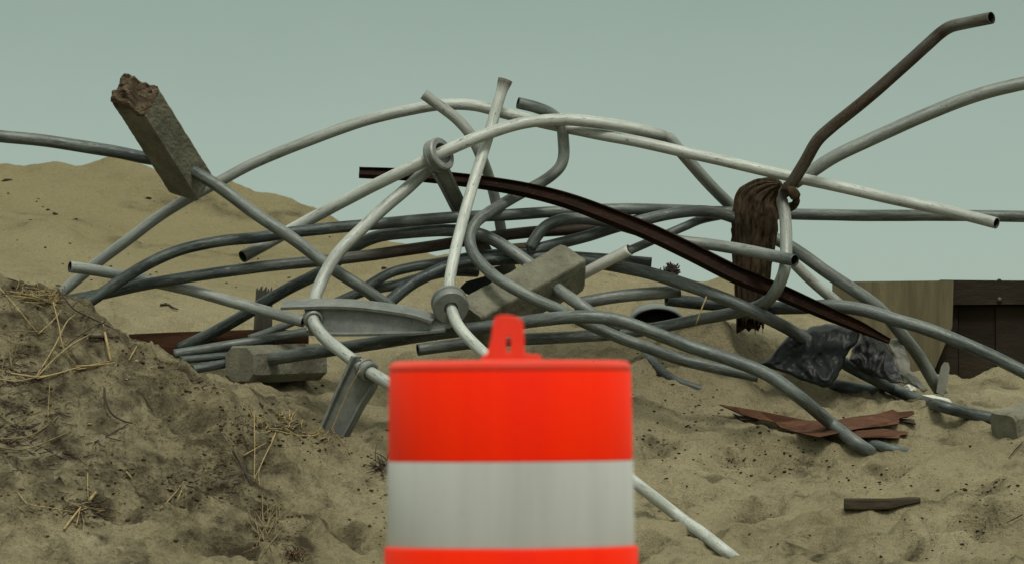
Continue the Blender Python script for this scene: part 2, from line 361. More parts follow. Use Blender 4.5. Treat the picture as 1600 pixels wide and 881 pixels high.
def frames(C, up=(0, 0, 1)):
    T = np.gradient(C, axis=0); T /= np.linalg.norm(T, axis=1)[:, None]+1e-12
    N = np.zeros_like(T); u = np.array(up, float)
    if abs(u@T[0]) > .9: u = np.array([0, 1, 0.])
    n = u-(u@T[0])*T[0]; N[0] = n/np.linalg.norm(n)
    for i in range(1, len(C)):
        n = N[i-1]-(N[i-1]@T[i])*T[i]; N[i] = n/np.linalg.norm(n)
    return T, N, np.cross(T, N)
def tube(C, R, sides=16, cap=True):
    T, N, B = frames(C); a = np.arange(sides)/sides*2*np.pi; R = np.broadcast_to(R, len(C))
    V = C[:, None, :]+R[:, None, None]*(np.cos(a)[None, :, None]*N[:, None, :]+np.sin(a)[None, :, None]*B[:, None, :])
    V = V.reshape(-1, 3); Fc = []
    for i in range(len(C)-1):
        for j in range(sides):
            k = (j+1) % sides; Fc.append((i*sides+j, i*sides+k, (i+1)*sides+k, (i+1)*sides+j))
    if cap:
        Fc.append(tuple(range(sides))[::-1]); Fc.append(tuple((len(C)-1)*sides+j for j in range(sides)))
    return V, Fc
def hollow(C, R, wall=.004, depth=.16, sides=18):
    """a pipe open at both ends: outer wall, lip, and a real bore that goes in by `depth`"""
    T, N, B = frames(C); n = len(C); a = np.arange(sides)/sides*2*np.pi
    s = np.concatenate([[0], np.cumsum(np.linalg.norm(np.diff(C, axis=0), axis=1))])
    k0 = max(2, int(np.searchsorted(s, depth))); k1 = min(n-3, int(np.searchsorted(s, s[-1]-depth))); 
    k0 = min(k0, n//2-1) if n > 4 else 1; k1 = max(k1, n//2+1) if n > 4 else n-2
    seq = [(i, 0, 1) for i in range(k0, -1, -1)]+[(i, 1, 0) for i in range(n)]+[(i, 0, 1) for i in range(n-1, k1-1, -1)]
    V = []; al = []; ca = []; sa = []; inn = []; par = []
    for i, outer, inner in seq:
        r = R[i]-(wall if inner else 0)
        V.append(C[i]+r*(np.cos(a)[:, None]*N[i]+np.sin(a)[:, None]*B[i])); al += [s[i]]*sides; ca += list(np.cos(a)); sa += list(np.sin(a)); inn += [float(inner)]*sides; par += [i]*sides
    V = np.concatenate(V); Fc = []
    m = len(seq)
    for i in range(m-1):
        for j in range(sides):
            k = (j+1) % sides; Fc.append((i*sides+j, i*sides+k, (i+1)*sides+k, (i+1)*sides+j))
    Fc.append(tuple(range(sides))[::-1]); Fc.append(tuple((m-1)*sides+j for j in range(sides)))
    return V, Fc, dict(along=al, ca=ca, sa=sa, inner=inn), np.array(par)
PIPEGROUP = 'bent pipes tangled in the heap'
def pipe(label, pts, w, tone=.1, rust=0.0, parent=None, name='bent_pipe', flare=None, rustpts=None, tonepts=None, group=PIPEGROUP, wob=.018, dent=None, mat='pipe'):
    P = np.array([W(p[0], p[1], ground_Y(p[0], p[1])+p[3]) if len(p) > 3 else WH(*p) for p in pts])
    C, par = catmull(P)
    q_ = np.arange(len(C))*.012; sd_ = int(pts[0][0]*3+pts[-1][1]) % 97
    for ax_ in (0, 2): C[:, ax_] += .0030*noise2(q_*2.6, q_*0+sd_+ax_*7, 12)+.0006*noise2(q_*9, q_*0+sd_+ax_*5, 13)
    r = .95*w/2*C[:, 1].mean()/F
    R = np.full(len(C), r)*(1+wob*noise2(np.arange(len(C))*.08, len(pts)*3.3+pts[0][0], 5))
    if flare == 'start':
        d = np.linspace(0, 1, len(C))*len(C)*.012; R *= 1+.34*np.exp(-(d/.03)**2)
    for q in (dent or []):
        R *= 1-.22*np.exp(-((par-q)/.12)**2)
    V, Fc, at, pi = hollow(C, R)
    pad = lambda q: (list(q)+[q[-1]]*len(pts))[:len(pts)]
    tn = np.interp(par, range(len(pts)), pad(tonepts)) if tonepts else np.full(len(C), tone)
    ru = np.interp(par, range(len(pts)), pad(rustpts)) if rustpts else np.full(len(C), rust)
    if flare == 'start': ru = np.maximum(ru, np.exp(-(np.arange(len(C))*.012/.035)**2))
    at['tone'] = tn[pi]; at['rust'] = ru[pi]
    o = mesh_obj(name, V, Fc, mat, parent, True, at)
    if parent is None: tag(o, label, 'pipe', group)
    return o

# pipes: (photo column, photo row, metres behind the heap's middle); with a 4th number the point lies on the sand, shifted by it
pipe('long pale pipe arching over the whole heap, its open end at far right', [(70, 478, .15), (140, 420, .17), (200, 375, .16), (260, 331, .15), (330, 291, .15), (400, 255, .14), (480, 222, .13), (560, 192, .12), (640, 172, .12), (690, 164, .12), (740, 165, .12), (790, 178, .12), (850, 193, .11), (920, 207, .08), (1000, 222, .02), (1080, 240, -.02), (1160, 258, -.03), (1240, 278, -.02), (1320, 295, -.05), (1400, 312, -.08), (1480, 329, -.13), (1530, 341, -.19), (1557, 348, -.24)], 18.5, tonepts=[.45, .45, .45, .42, .42, .45, .5, .6, .7, .8, .85, .75, .7, .75, .75, .8, .85, .9, .85, .75, .7, .65])
pipe('white pipe through the upper ring bracket, kinked sharply where it turns down', [(380, 401, .0), (400, 390, .04), (430, 373, .07), (480, 344, .07), (540, 312, .0), (600, 283, -.08), (660, 254, -.13), (710, 230, -.13), (760, 210, -.08), (810, 194, -.02), (850, 188, .0), (900, 188, .02), (960, 196, .05), (1010, 207, .07), (1040, 215, .08), (1047, 219, .085), (1055, 229, .095), (1075, 252, .13), (1105, 285, .22), (1140, 320, .36), (1160, 338, .40)], 20, tonepts=[.3, .35, .75, .85, .85, .85, .85, .85, .85, .85, .85, .85, .8, .7, .6, .5, .5, .5, .5, .4], rustpts=[.5, .2]+[0]*11+[.15, .5, .1]+[0]*4, dent=[14])
pipe('nearly upright white pipe with a crushed rusty top, running down behind the drum', [(790, 124, .04), (781, 152, .03), (765, 205, .0), (745, 268, -.09), (725, 335, -.24), (710, 395, -.38), (702, 445, -.47), (703, 472, -.51), (709, 493, -.55), (724, 519, -.68), (752, 549, -.78), (800, 592, -.9), (880, 658, -1.1), (990, 751, -1.42), (1060, 806, 0, -.13), (1100, 836, 0, -.12), (1132, 861, 0, -.07), (1152, 877, 0, .16)], 19.5, tone=.95, flare='start')
pipe('short white pipe bent like a hockey stick, its open end top left of centre', [(661, 147, .03), (690, 168, .03), (714, 187, .03), (734, 210, .03), (749, 240, .05), (763, 275, .13), (774, 315, .15), (783, 362, .16), (786, 380, .17)], 18, tonepts=[.6, .65, .7, .75, .7, .6, .5, .45, .4], rustpts=[.35, .15, .25, .15, 0, 0, 0, 0, 0])
pipe('pale pipe curving from behind the upper ring bracket down through the flat arm', [(676, 256, -.05), (640, 291, -.07), (600, 326, -.13), (560, 364, -.20), (525, 401, -.25), (503, 440, -.30), (491, 472, -.36), (489, 500, -.46), (505, 525, -.53), (540, 554, -.62), (575, 580, -.72), (612, 602, -.8), (650, 625, -.86), (700, 660, -.9), (740, 720, 0, .3)], 21, tone=.72, tonepts=[.6, .62, .65, .7, .72, .72, .72, .7, .7, .72, .72, .7, .7, .7, .7])
pipe('rust brown pipe hooked over the rotten pile, pointing to the top right corner', [(1550, 28, -.44), (1510, 36, -.35), (1484, 43, -.29), (1470, 52, -.26), (1450, 70, -.25), (1400, 115, -.22), (1350, 160, -.20), (1300, 200, -.18), (1278, 221, -.17), (1258, 255, -.15), (1238, 287, -.13), (1223, 308, -.11), (1227, 335, -.14), (1229, 375, -.20), (1227, 420, -.26), (1217, 448, -.24), (1200, 470, -.12), (1170, 484, -.02), (1130, 493, .02), (1085, 501, .04), (1030, 511, .08), (960, 521, .10), (900, 525, .08), (820, 529, .03), (740, 535, -.02), (652, 546, -.08)], 20, tonepts=[.3, .35, .3, .1, .1, .1, .1, .1, .1, .1, .1, .2, .5, .55, .5, .4, .3, .25, .2, .15, .15, .15, .15, .15, .15, .2], rustpts=[.85, .45, .7, .95, .7, .85, .9, .85, .9, .9, .9, .75, .15, .05]+[0]*12, dent=[11])
pipe('olive grey pipe rising out of frame at right below the rusty pipe', [(1240, 286, .06), (1262, 272, .06), (1300, 247, .06), (1360, 218, .07), (1430, 187, .08), (1500, 159, .09), (1550, 143, .1), (1630, 124, .1)], 22, tone=.32)
pipe('dark looped pipe with its upper end bent over, curling down across the heap', [(810, 162, .0), (838, 169, .02), (862, 179, .06), (877, 194, .09), (881, 220, .1), (881, 246, .1), (876, 260, .1), (866, 271, .1), (848, 284, .12), (800, 310, .09), (760, 334, -.08), (741, 350, -.18), (733, 370, -.22), (738, 394, -.27), (755, 415, -.34), (785, 440, -.46), (830, 465, -.50), (870, 483, -.48), (910, 502, -.45), (960, 524, -.42), (1010, 542, -.42), (1060, 560, -.40), (1120, 575, -.40), (1185, 588, -.4)], 19.5, tonepts=[.1, .08, .2, .4, .45, .4, .35, .25, .25, .2, .2, .2, .25, .15, .2, .25, .25, .2, .15, .15, .12, .12, .12, .12])
pipe('longest dark pipe crossing behind the heap from the left mound to the right frame edge', [(95, 500, -.12), (120, 484, -.11), (150, 464, -.10), (190, 437, -.09), (230, 413, -.08), (280, 391, -.06), (340, 377, -.05), (400, 371, -.03), (460, 363, -.01), (540, 355, .0), (600, 350, .0), (680, 343, .0), (740, 339, .0), (800, 336, .05), (870, 331, .1), (960, 327, .13), (1060, 328, .22), (1140, 332, .33), (1220, 335, .37), (1300, 336, .33), (1400, 337, .3), (1500, 338, .25), (1630, 339, .2)], 19, tonepts=[.02]*10+[.08]*4+[.15]*9)
pipe('dark pipe with a rusty stretch sagging across the middle of the heap', [(80, 474, .0), (110, 469, .0), (150, 462, -.01), (240, 443, .0), (330, 428, .02), (400, 418, .03), (470, 410, .04), (520, 405, .04), (580, 398, .05), (640, 390, .08), (700, 381, .11), (770, 370, .14), (830, 363, .14), (900, 358, .14), (960, 351, .15), (1000, 344, .17)], 19, tonepts=[.02]*5+[.12]*11, rustpts=[0]*7+[.3, .7, .9, .95, .8, .95, .9, .5, .1])
pipe('pale grey open pipe pointing left over the sand at the left end', [(109, 418, -.02), (170, 427, .05), (240, 441, .07), (300, 454, .06), (360, 470, .05), (420, 487, .02), (475, 502, -.05)], 19, tone=.55, tonepts=[.55, .55, .5, .5, .5, .45, .4])
pipe('dark pipe with open end lying behind the concrete post, just left of the I beam', [(566, 452, .05), (575, 446, .06), (610, 426, .08), (640, 418, .10), (700, 408, .14), (760, 398, .17), (824, 396, .16), (880, 399, .14), (940, 404, .12), (1018, 411, .12)], 17, tone=.08)
pipe('blue grey pipe sloping from the heap down under the black plastic bag', [(603, 476, -.05), (640, 446, 0), (670, 430, .04), (700, 418, .06), (742, 410, .06), (806, 404, .06), (870, 403, .05), (915, 408, .04), (960, 415, .02), (1020, 427, -.01), (1080, 447, -.06), (1140, 470, -.12), (1200, 497, -.1), (1245, 520, .06), (1275, 540, .12)], 21, tonepts=[.02]*6+[.15]*9)
pipe('grey pipe stub half hidden behind the flat arm, below the dark pipes', [(522, 474, .1), (570, 454, .1), (620, 444, .12), (655, 434, .14), (700, 424, .2), (745, 425, .28)], 17, tone=.08)
pipe('flat topped dark pipe meeting the rotten pile from the left', [(826, 392, .05), (870, 381, .06), (920, 368, .07), (960, 355, .09), (1010, 342, .10), (1053, 333, .12), (1094, 329, .14), (1125, 333, .17), (1160, 345, .2)], 19, tone=.12, rustpts=[0, 0, 0, 0, 0, 0, .2, .3, .3])
pipe('pale olive pipe passing behind the steel beam to an open dark end before the pile', [(829, 388, .03), (838, 372, .03), (852, 356, .03), (872, 346, .03), (900, 343, .03), (940, 346, .03), (1000, 362, .02), (1060, 377, .0), (1110, 383, -.03), (1160, 391, -.13), (1205, 400, -.27), (1243, 408, -.37)], 19.5, tonepts=[.1, .1, .1, .12, .15, .15, .15, .25, .4, .45, .4, .05])
pipe('clean white pipe stub sticking out beside the concrete post', [(890, 441, .08), (905, 432, .05), (945, 411, -.02), (985, 391, -.08)], 19, tone=1.0, mat='whiteplastic')
pipe('dark pipe running up from inside the white stub to the pile', [(981, 393, -.075), (988, 389.5, -.072), (1012, 379, -.03), (1042, 366, .10), (1070, 354, .13), (1095, 344, .20), (1143, 334, .27)], 14.5, tone=.1)
pipe('olive grey pipe propped from the pile down to the sand by the bulkhead', [(1195, 365, .35), (1240, 389, .3), (1295, 428, .25), (1350, 464, .22), (1378, 486, .22), (1407, 520, .27), (1435, 556, .38), (1462, 600, .48), (1476, 622, .60), (1484, 636, .72)], 21, tone=.3, rustpts=[0, 0, .15, .1, 0, .1, .2, 0, 0])
pipe('short pale pipe slanting down from the pile behind the I beam', [(1236, 408, .05), (1262, 434, .1), (1312, 476, .2)], 18, tone=.8)
pipe('dark pipe sweeping out to the lower right frame edge before the bulkhead', [(1042, 468, .3), (1090, 474, .34), (1143, 477, .36), (1200, 481, .28), (1250, 480, .14), (1300, 477, .08), (1351, 484, .06), (1402, 500, .05), (1440, 511, .04), (1479, 525, .02), (1555, 558, .0), (1630, 596, -.02)], 21.5, tonepts=[.02, .02, .02, .03, .1, .15, .2, .18, .15, .12, .08, .08])
pipe('grey green pipe stub with dark open end, in the hollow beside the concrete post', [(895, 476, .0), (920, 470, .0), (976, 461, .02), (1030, 457, .03), (1062, 454, .04)], 21, tonepts=[.2, .25, .3, .28, .0])
pipe('dark pipe lying deep in the sand under the black bag', [(1270, 588, 0, .0), (1292, 600, 0, -.01), (1330, 607, 0, -.005), (1372, 611, 0, .12)], 24, tone=.05)
pipe('thin dark pipe half buried in the sand hollow right of the drum', [(1004, 546, 0, .15), (1019, 564, 0, -.012), (1049, 590, 0, -.008), (1090, 606, 0, .012), (1115, 614, 0, .04), (1150, 622, 0, .16)], 14, tone=.03)
pipe('grey pipe end half sunk in sand beside the splintered board', [(1325, 680, 0, .14), (1360, 692, 0, .0), (1395, 701, 0, .012), (1422, 707, 0, .04), (1450, 711, 0, .18)], 18, tone=.1)
pipe('uppermost of three pipes poking out behind the left mound', [(272, 552, .06), (330, 543, .07), (400, 532, .10), (480, 518, .12)], 16, tone=.15)
pipe('middle of three pipes poking out behind the left mound', [(282, 562, .02), (345, 556, .05), (400, 551, .12)], 13, tone=.02)
pipe('lowest of three pipes poking out behind the left mound', [(300, 576, -.05), (350, 567, .02), (400, 560, .12)], 15, tone=.06)
pipe('thin grey pipe sloping up behind the flat arm', [(388, 528, .16), (420, 517, .17), (455, 503, .18), (490, 490, .2)], 13, tone=.3)

# ------------------------------------------------------------------ concrete footings
def solve_axes(a, b, c, az_sign):
    a, b, c = (np.array(v, float) for v in (a, b, c))
    ab, ac, bc = a@b, a@c, b@c
    az = math.sqrt(abs(ab*ac/bc))*az_sign; bz = -ab/az; cz = -ac/az
    f = lambda v, z: np.array([v[0]*PX, z*PX, -v[1]*PX])
    return f(a, az), f(b, bz), f(c, cz)
def footing(center, a, b, c, ch=.18, endch=.10, broken=None, seed=0, n=(40, 14, 14), taper=0.0):
    """block with chamfered long edges; `broken` = the end (+1 or -1) that has snapped off ragged"""
    nx, ny, nz = n; pts = {}; V = []; Fc = []
    def vid(p):
        k = tuple(round(q, 5) for q in p)
        if k not in pts: pts[k] = len(V); V.append(p)
        return pts[k]
    def face(ax, s):
        o = [i for i in range(3) if i != ax]; m = [n[i] for i in o]
        for i in range(m[0]):
            for j in range(m[1]):
                q = []
                for di, dj in ((0, 0), (1, 0), (1, 1), (0, 1)):
                    p = [0, 0, 0]; p[ax] = s; p[o[0]] = -1+2*(i+di)/m[0]; p[o[1]] = -1+2*(j+dj)/m[1]; q.append(vid(tuple(p)))
                if (s > 0) == (ax == 1): q = q[::-1]
                Fc.append(tuple(q))
    for ax in range(3):
        for s in (-1, 1): face(ax, s)
    U = np.array(V, float)
    sy = np.abs(U[:, 1])+np.abs(U[:, 2]); lim = 2-ch*2
    k = np.where(sy > lim, lim/np.maximum(sy, 1e-6), 1); U[:, 1] *= k; U[:, 2] *= k
    if endch:
        e = np.clip((np.abs(U[:, 0])-(1-endch))/endch, 0, 1); f = 1-.10*e; U[:, 1] *= f; U[:, 2] *= f
    if taper: f = 1+taper*U[:, 0]; U[:, 1] *= f; U[:, 2] *= f
    la, lb = np.linalg.norm(a), np.linalg.norm(b)
    q = U*np.array([la/lb, 1, 1])
    d = .018*noise3(q[:, 0]*3, q[:, 1]*3, q[:, 2]*3, seed)-.02*np.clip(noise3(q[:, 0]*4, q[:, 1]*4, q[:, 2]*4, seed+9)-.45, 0, 1)+.014*noise3(q[:, 0]*9, q[:, 1]*9, q[:, 2]*9, seed+1)
    U[:, 1] *= 1+d; U[:, 2] *= 1+d
    rag = np.zeros(len(U))
    if broken:
        e = np.clip((U[:, 0]*broken-.72)/.28, 0, 1); rag = e
        cut = .10*noise3(q[:, 1]*1.6, q[:, 2]*1.6, q[:, 0]*.1, seed+3)+.05*noise3(q[:, 1]*4, q[:, 2]*4, q[:, 0], seed+4)
        step = .16*(q[:, 1]*.7+q[:, 2]*.3 > .05)*1.0
        U[:, 0] -= broken*e*(np.abs(cut)+step)
        n2 = .10*noise3(q[:, 0]*6, q[:, 1]*5, q[:, 2]*5, seed+6)*e
        U[:, 1] += n2; U[:, 2] += n2
    X = center+U[:, :1]*a+U[:, 1:2]*b+U[:, 2:]*c
    ends = [f for f in Fc if broken and np.mean([rag[i] for i in f]) > .5]
    if np.dot(np.cross(a, b), c) < 0: Fc = [f[::-1] for f in Fc]
    return X, Fc, rag
def footing_obj(par, *args, **kw):
    X, Fc, rag = footing(*args, **kw)
    o = mesh_obj('concrete_footing', X, Fc, 'concrete', par, False)
    if kw.get('broken'):
        o.data.materials.append(M['broken_concrete'])
        for p in o.data.polygons:
            if np.mean([rag[i] for i in p.vertices]) > .45: p.material_index = 1
    return o
# hanging footing
r = root('footed_pipe', WH(300, 312, .0), 'grey pipe with a broken concrete footing hanging high at upper left', 'pipe with footing', 'pipes set in concrete footings')
a, b, c = solve_axes((75, 130), (47, 15), (24, -44), 1)
footing_obj(r, WH(252, 214, -.27), a*.54, b*.5, c*.5, ch=.06, endch=.04, broken=-1, seed=3)
pipe(None, [(-30, 208, -.12), (0, 213, -.12), (60, 219, -.12), (120, 228, -.12), (180, 238, -.12), (225, 247, -.12), (255, 252, -.12), (285, 259, -.115), (305, 270, -.11), (340, 291, -.12), (400, 335, -.13), (460, 375, -.14), (520, 420, -.14), (570, 452, -.12), (612, 482, -.08)], 20.5, parent=r, name='pipe_shaft', tonepts=[.15, .15, .18, .1, .05, .02, .02, .02, .08, .2, .25, .28, .25, .2, .15])
# middle footing
r = root('footed_pipe', WH(820, 500, -.25), 'dark pipe through a long square concrete post in the middle of the heap', 'pipe with footing', 'pipes set in concrete footings')
a, b, c = solve_axes((-150, 84), (38, 27), (-2, 48), -1)
footing_obj(r, WH(816, 461, -.24), a*.54, b*.5, c*.5, ch=.04, endch=.03, seed=8)
pipe(None, [(280, 546, .3), (340, 516, .27), (400, 481, .22), (450, 451, .18), (500, 425, .15), (530, 404, .15), (552, 386, .13), (585, 371, .09), (640, 364, .05), (700, 361, .03), (748, 366, .04), (778, 379, .03), (805, 396, .0), (838, 420, -.03), (860, 440, -.12), (877, 455, -.25), (905, 475, -.37), (932, 494, -.37), (965, 512, -.33)], 20.5, parent=r, name='pipe_shaft', tonepts=[.02, .02, .02, .02, .05, .1, .12, .12, .12, .12, .15, .05, .35, .4, .4, .35, .35, .2, .1], rustpts=[0]*5+[.1, .1, .1]+[0]*11)
# lower left footing
r = root('footed_pipe', gp(430, 602), 'long grey pipe in a chamfered concrete footing, arching from lower left into the right sand', 'pipe with footing', 'pipes set in concrete footings')
la = np.array([math.cos(.85), math.sin(.85), .03]); la /= np.linalg.norm(la)
lb = np.array([-la[1], la[0], 0]); lb /= np.linalg.norm(lb); lc = np.cross(la, lb)
footing_obj(r, WH(432, 567, .10), la*.225, lb*.090, lc*.078, ch=.22, endch=.05, seed=15)
pipe(None, [(380, 566, .05), (415, 562, -.03), (470, 554, -.16), (560, 540, -.28), (640, 527, -.38), (700, 518, -.43), (760, 510, -.48), (850, 499, -.55), (900, 495, -.57), (940, 496, -.57), (980, 504, -.56), (1030, 522, -.55), (1080, 541, -.55), (1140, 561, -.56), (1200, 586, -.58), (1250, 621, -.6), (1300, 662, 0, -.14), (1340, 693, 0, -.06), (1366, 710, 0, .04), (1388, 724, 0, .3)], 22, parent=r, name='pipe_shaft', tonepts=[.05, .18, .12, .05, .08, .08, .1, .12, .15, .15, .15, .12, .1, .12, .12, .12, .15, .2, .2])
# right edge footing
r = root('footed_pipe', gp(1590, 690), 'bluish pipe ending in a grey concrete lump at the right frame edge', 'pipe with footing', 'pipes set in concrete footings')
la = np.array([.80, .45, .22]); la /= np.linalg.norm(la); lb = np.array([-.45, .85, .1]); lb -= (lb@la)*la; lb /= np.linalg.norm(lb); lc = np.cross(la, lb)
footing_obj(r, W(1612, 660, ground_Y(1580, 682)+.08), la*.14, lb*.10, lc*.075, ch=.12, endch=.1, seed=25, n=(20, 14, 14))
pipe(None, [(1296, 552, .30), (1330, 574, .22), (1360, 590, .18), (1394, 607, 0, -.12), (1430, 622, 0, -.13), (1480, 636, 0, -.15), (1520, 646, 0, -.15), (1575, 657, 0, .0)], 20, parent=r, name='pipe_shaft', tone=.05)

# ------------------------------------------------------------------ I beam
def sweep(C, prof, upv, roll=None, close=True, scale=None):
    """sweep a closed 2D profile (s,d) along C; s along the in-picture normal, d along depth"""
    T = np.gradient(C, axis=0); T /= np.linalg.norm(T, axis=1)[:, None]
    D = np.tile(np.array([0, 1., 0]), (len(C), 1)); D -= (D*T).sum(1)[:, None]*T; D /= np.linalg.norm(D, axis=1)[:, None]
    S = np.cross(T, D); S *= np.sign((S@np.array(upv)))[:, None]
    if roll is not None:
        cr, sr = np.cos(roll)[:, None], np.sin(roll)[:, None]; S, D = S*cr+D*sr, D*cr-S*sr
    prof = np.asarray(prof, float); m = len(prof); V = []
    for i in range(len(C)):
        k = 1 if scale is None else scale[i]
        V.append(C[i]+prof[:, :1]*S[i]*k+prof[:, 1:]*D[i]*k)
    V = np.concatenate(V); Fc = []
    for i in range(len(C)-1):
        for j in range(m):
            k = (j+1) % m; Fc.append((i*m+j, i*m+k, (i+1)*m+k, (i+1)*m+j))
    if close: Fc.append(tuple(range(m))[::-1]); Fc.append(tuple((len(C)-1)*m+j for j in range(m)))
    return V, Fc
h, wd, tf, tw = .046, .040, .008, .007
Iprof = [(h, -wd), (h, wd), (h-tf, wd), (h-tf, tw), (-h+tf, tw), (-h+tf, wd), (-h, wd), (-h, -wd), (-h+tf, -wd), (-h+tf, -tw), (h-tf, -tw), (h-tf, -wd)]
C, par = catmull([WH(*p) for p in [(561, 270, .06), (630, 273, .06), (700, 279, .06), (770, 288, .03), (830, 299, 0), (890, 315, -.06), (950, 337, -.09), (1010, 361, -.11), (1080, 394, -.14), (1150, 429, -.15), (1220, 457, -.14), (1290, 488, -.08), (1340, 509, -.02), (1390, 533, .03)]], .02)
roll = np.interp(par, [0, 3, 6, 13], [.55, .5, .4, .3])
V, Fc = sweep(C, Iprof, (0, 0, 1), roll, scale=np.interp(par, [0, 3, 6, 9, 12, 13], [.40, .50, .62, .68, .46, .22]))
tag(mesh_obj('bent_steel_beam', V, Fc, 'steel', smooth=False), 'dark brown steel beam with flanges, bent in a long curve across the heap', 'steel beam')

# ------------------------------------------------------------------ rotten pile
C, par = catmull([WH(*p) for p in [(1172, 502, .2), (1173, 490, .2), (1175, 440, .2), (1177, 400, .2), (1180, 360, .2), (1182, 330, .2), (1188, 310, .19), (1199, 297, .17), (1213, 290, .14), (1222, 289, .1)]], .008)
R0 = np.interp(par, range(10), [21, 23, 28, 31, 36, 36.5, 32, 22, 12, 2])*PX
sides = 96; a = np.arange(sides)/sides*2*np.pi; T, N, B = frames(C, (1, 0, 0)); V = []
for i in range(len(C)):
    tw_ = a+.25*noise2(np.array([i*.03]), np.array([2.0]), 4)[0]
    fl = np.abs(np.sin(tw_*6.5+.8*np.sin(tw_*2)+.35*noise2(np.cos(a)*2+i*.015, np.sin(a)*2, 8)))
    rr = R0[i]*(.64+.38*fl**.4+.05*noise3(np.cos(a)*3, np.sin(a)*3, np.full(sides, i*.05), 3)+.05*noise3(np.cos(a)*9, np.sin(a)*9, np.full(sides, i*.16), 6)+.05*noise3(np.cos(a)*5, np.sin(a)*5, np.full(sides, i*.3), 16))
    end = (i < 14)*rng.uniform(0, .002, sides)
    V.append(C[i]+rr[:, None]*(np.cos(a)[:, None]*N[i]+.85*np.sin(a)[:, None]*B[i]))
V = np.concatenate(V); Fc = [(i*sides+j, i*sides+(j+1) % sides, (i+1)*sides+(j+1) % sides, (i+1)*sides+j) for i in range(len(C)-1) for j in range(sides)]
V[:sides, 2] -= .06*np.clip(noise2(np.arange(sides)*.45, np.zeros(sides), 77), -.3, 1)
Fc += [tuple(range(sides))[::-1], tuple((len(C)-1)*sides+j for j in range(sides))]
pr = root('timber_pile', WH(1172, 520, .2), 'rotten dark brown timber pile with deep grooves, standing behind the crossing pipes', 'timber pile')
mesh_obj('shaft', V, Fc, 'pile', pr)
C, par = catmull([WH(*p) for p in [(1222, 292, -.16), (1234, 297, -.16), (1243, 307, -.14), (1243, 318, -.10), (1234, 324, -.05), (1220, 322, .02)]], .006)
V, Fc = tube(C, 7*PX*(1+.3*noise2(np.arange(len(C))*.3, np.zeros(len(C)), 3)), 10); mesh_obj('splinter', V, Fc, 'pile', pr)

# ------------------------------------------------------------------ cast arms with rings
def ring_solid(c, axis, ro, ri, L, seg=36):
    axis = np.array(axis, float); axis /= np.linalg.norm(axis); u = np.cross(axis, [0, 0, 1.]); u /= np.linalg.norm(u); v = np.cross(axis, u)
    bev = .006
    prof = [(ri, -L), (ro-bev, -L), (ro, -L+bev), (ro, -L*.45), (ro-.005, -L*.38), (ro-.005, L*.38), (ro, L*.45), (ro, L-bev), (ro-bev, L), (ri, L)]
    V = []; m = len(prof)
    for k in range(seg):
        t = 2*np.pi*k/seg; d = np.cos(t)*u+np.sin(t)*v
        for r_, z in prof: V.append(c+d*r_+axis*z)
    Fc = [(k*m+j, k*m+(j+1) % m, ((k+1) % seg)*m+(j+1) % m, ((k+1) % seg)*m+j) for k in range(seg) for j in range(m)]
    return V, Fc
def plate(Tp, Bp, th, n=None):
    """web between two matched 3D polylines, thickness th along n"""
    Tp, Bp = np.asarray(Tp), np.asarray(Bp); n = np.array([0, 1., 0]) if n is None else np.array(n)
    V = []; 
    for t, b in zip(Tp, Bp): V += [t-n*th, b-n*th, b+n*th, t+n*th]
    Fc = [(i*4+j, i*4+(j+1) % 4, (i+1)*4+(j+1) % 4, (i+1)*4+j) for i in range(len(Tp)-1) for j in range(4)]
    Fc += [(3, 2, 1, 0), tuple(len(V)-4+j for j in range(4))]
    return V, Fc
def flange(C, half, t, up, roll=0.0):
    return sweep(np.asarray(C), [(t, -half), (t, half), (-t, half), (-t, -half)], up, np.full(len(C), roll))
def rs(P, n=24):
    C, _ = catmull(P, .01); s = np.linspace(0, len(C)-1, n); return np.array([C[int(round(k))] for k in s])
def arm(label, top, bot, hub, hub_axis, ro, hole, up, half=.032, extra=None, web=None, hl=.03, roll=0.0, bosses=()):
    Tp = rs([WH(*p) for p in top]); Bp = rs([WH(*p) for p in bot])
    r = root('cast_arm', Bp[np.argmin(Bp[:, 2])], label, 'cast arm', 'cast metal arms with pipe rings')
    parts = [plate(Tp, Bp, .008)]+([plate([WH(*p) for p in web[0]], [WH(*p) for p in web[1]], .0083)] if web else [])
    up = np.array(up, float)
    parts.append(flange(Tp if extra is None else np.vstack([rs([WH(*p) for p in extra], 6), Tp]), half, .006, up, roll)); parts.append(flange(Bp, half*.7, .005, up, roll))
    V, Fc = merge(parts); mesh_obj('arm_web', V, Fc, 'cast', r, False)
    V, Fc = ring_solid(WH(*hub), hub_axis, ro*PX, hole*PX, hl); mesh_obj('ring', V, Fc, 'cast', r, False)
    for (bx, by, bd, ax, br, bh, bl) in bosses:
        V, Fc = ring_solid(WH(bx, by, bd), ax, br*PX, bh*PX, bl); mesh_obj('pipe_collar', V, Fc, 'cast', r, True)
    return r
arm('flat grey cast arm lying level, ring around the upright white pipe', [(474, 475, -.43), (510, 474, -.44), (560, 476, -.45), (610, 482, -.47), (650, 489, -.49), (680, 499, -.51)],
    [(482, 518, -.43), (520, 519, -.44), (560, 519, -.45), (610, 518, -.47), (650, 517, -.49), (697, 512, -.51)], (703, 476, -.51), (.14, -.85, -.42), 28, 11, (0, 0, 1), half=.045,
    extra=[(440, 476, -.42), (465, 475, -.425)], web=([(672, 497, -.50), (682, 488, -.505), (703, 480, -.505), (722, 490, -.505)], [(690, 514, -.50), (700, 513, -.505), (712, 508, -.505), (726, 496, -.505)]), hl=.036, roll=-.38, bosses=[(489, 498, -.45, (.2, -.85, -.35), 15, 10.6, .018)])
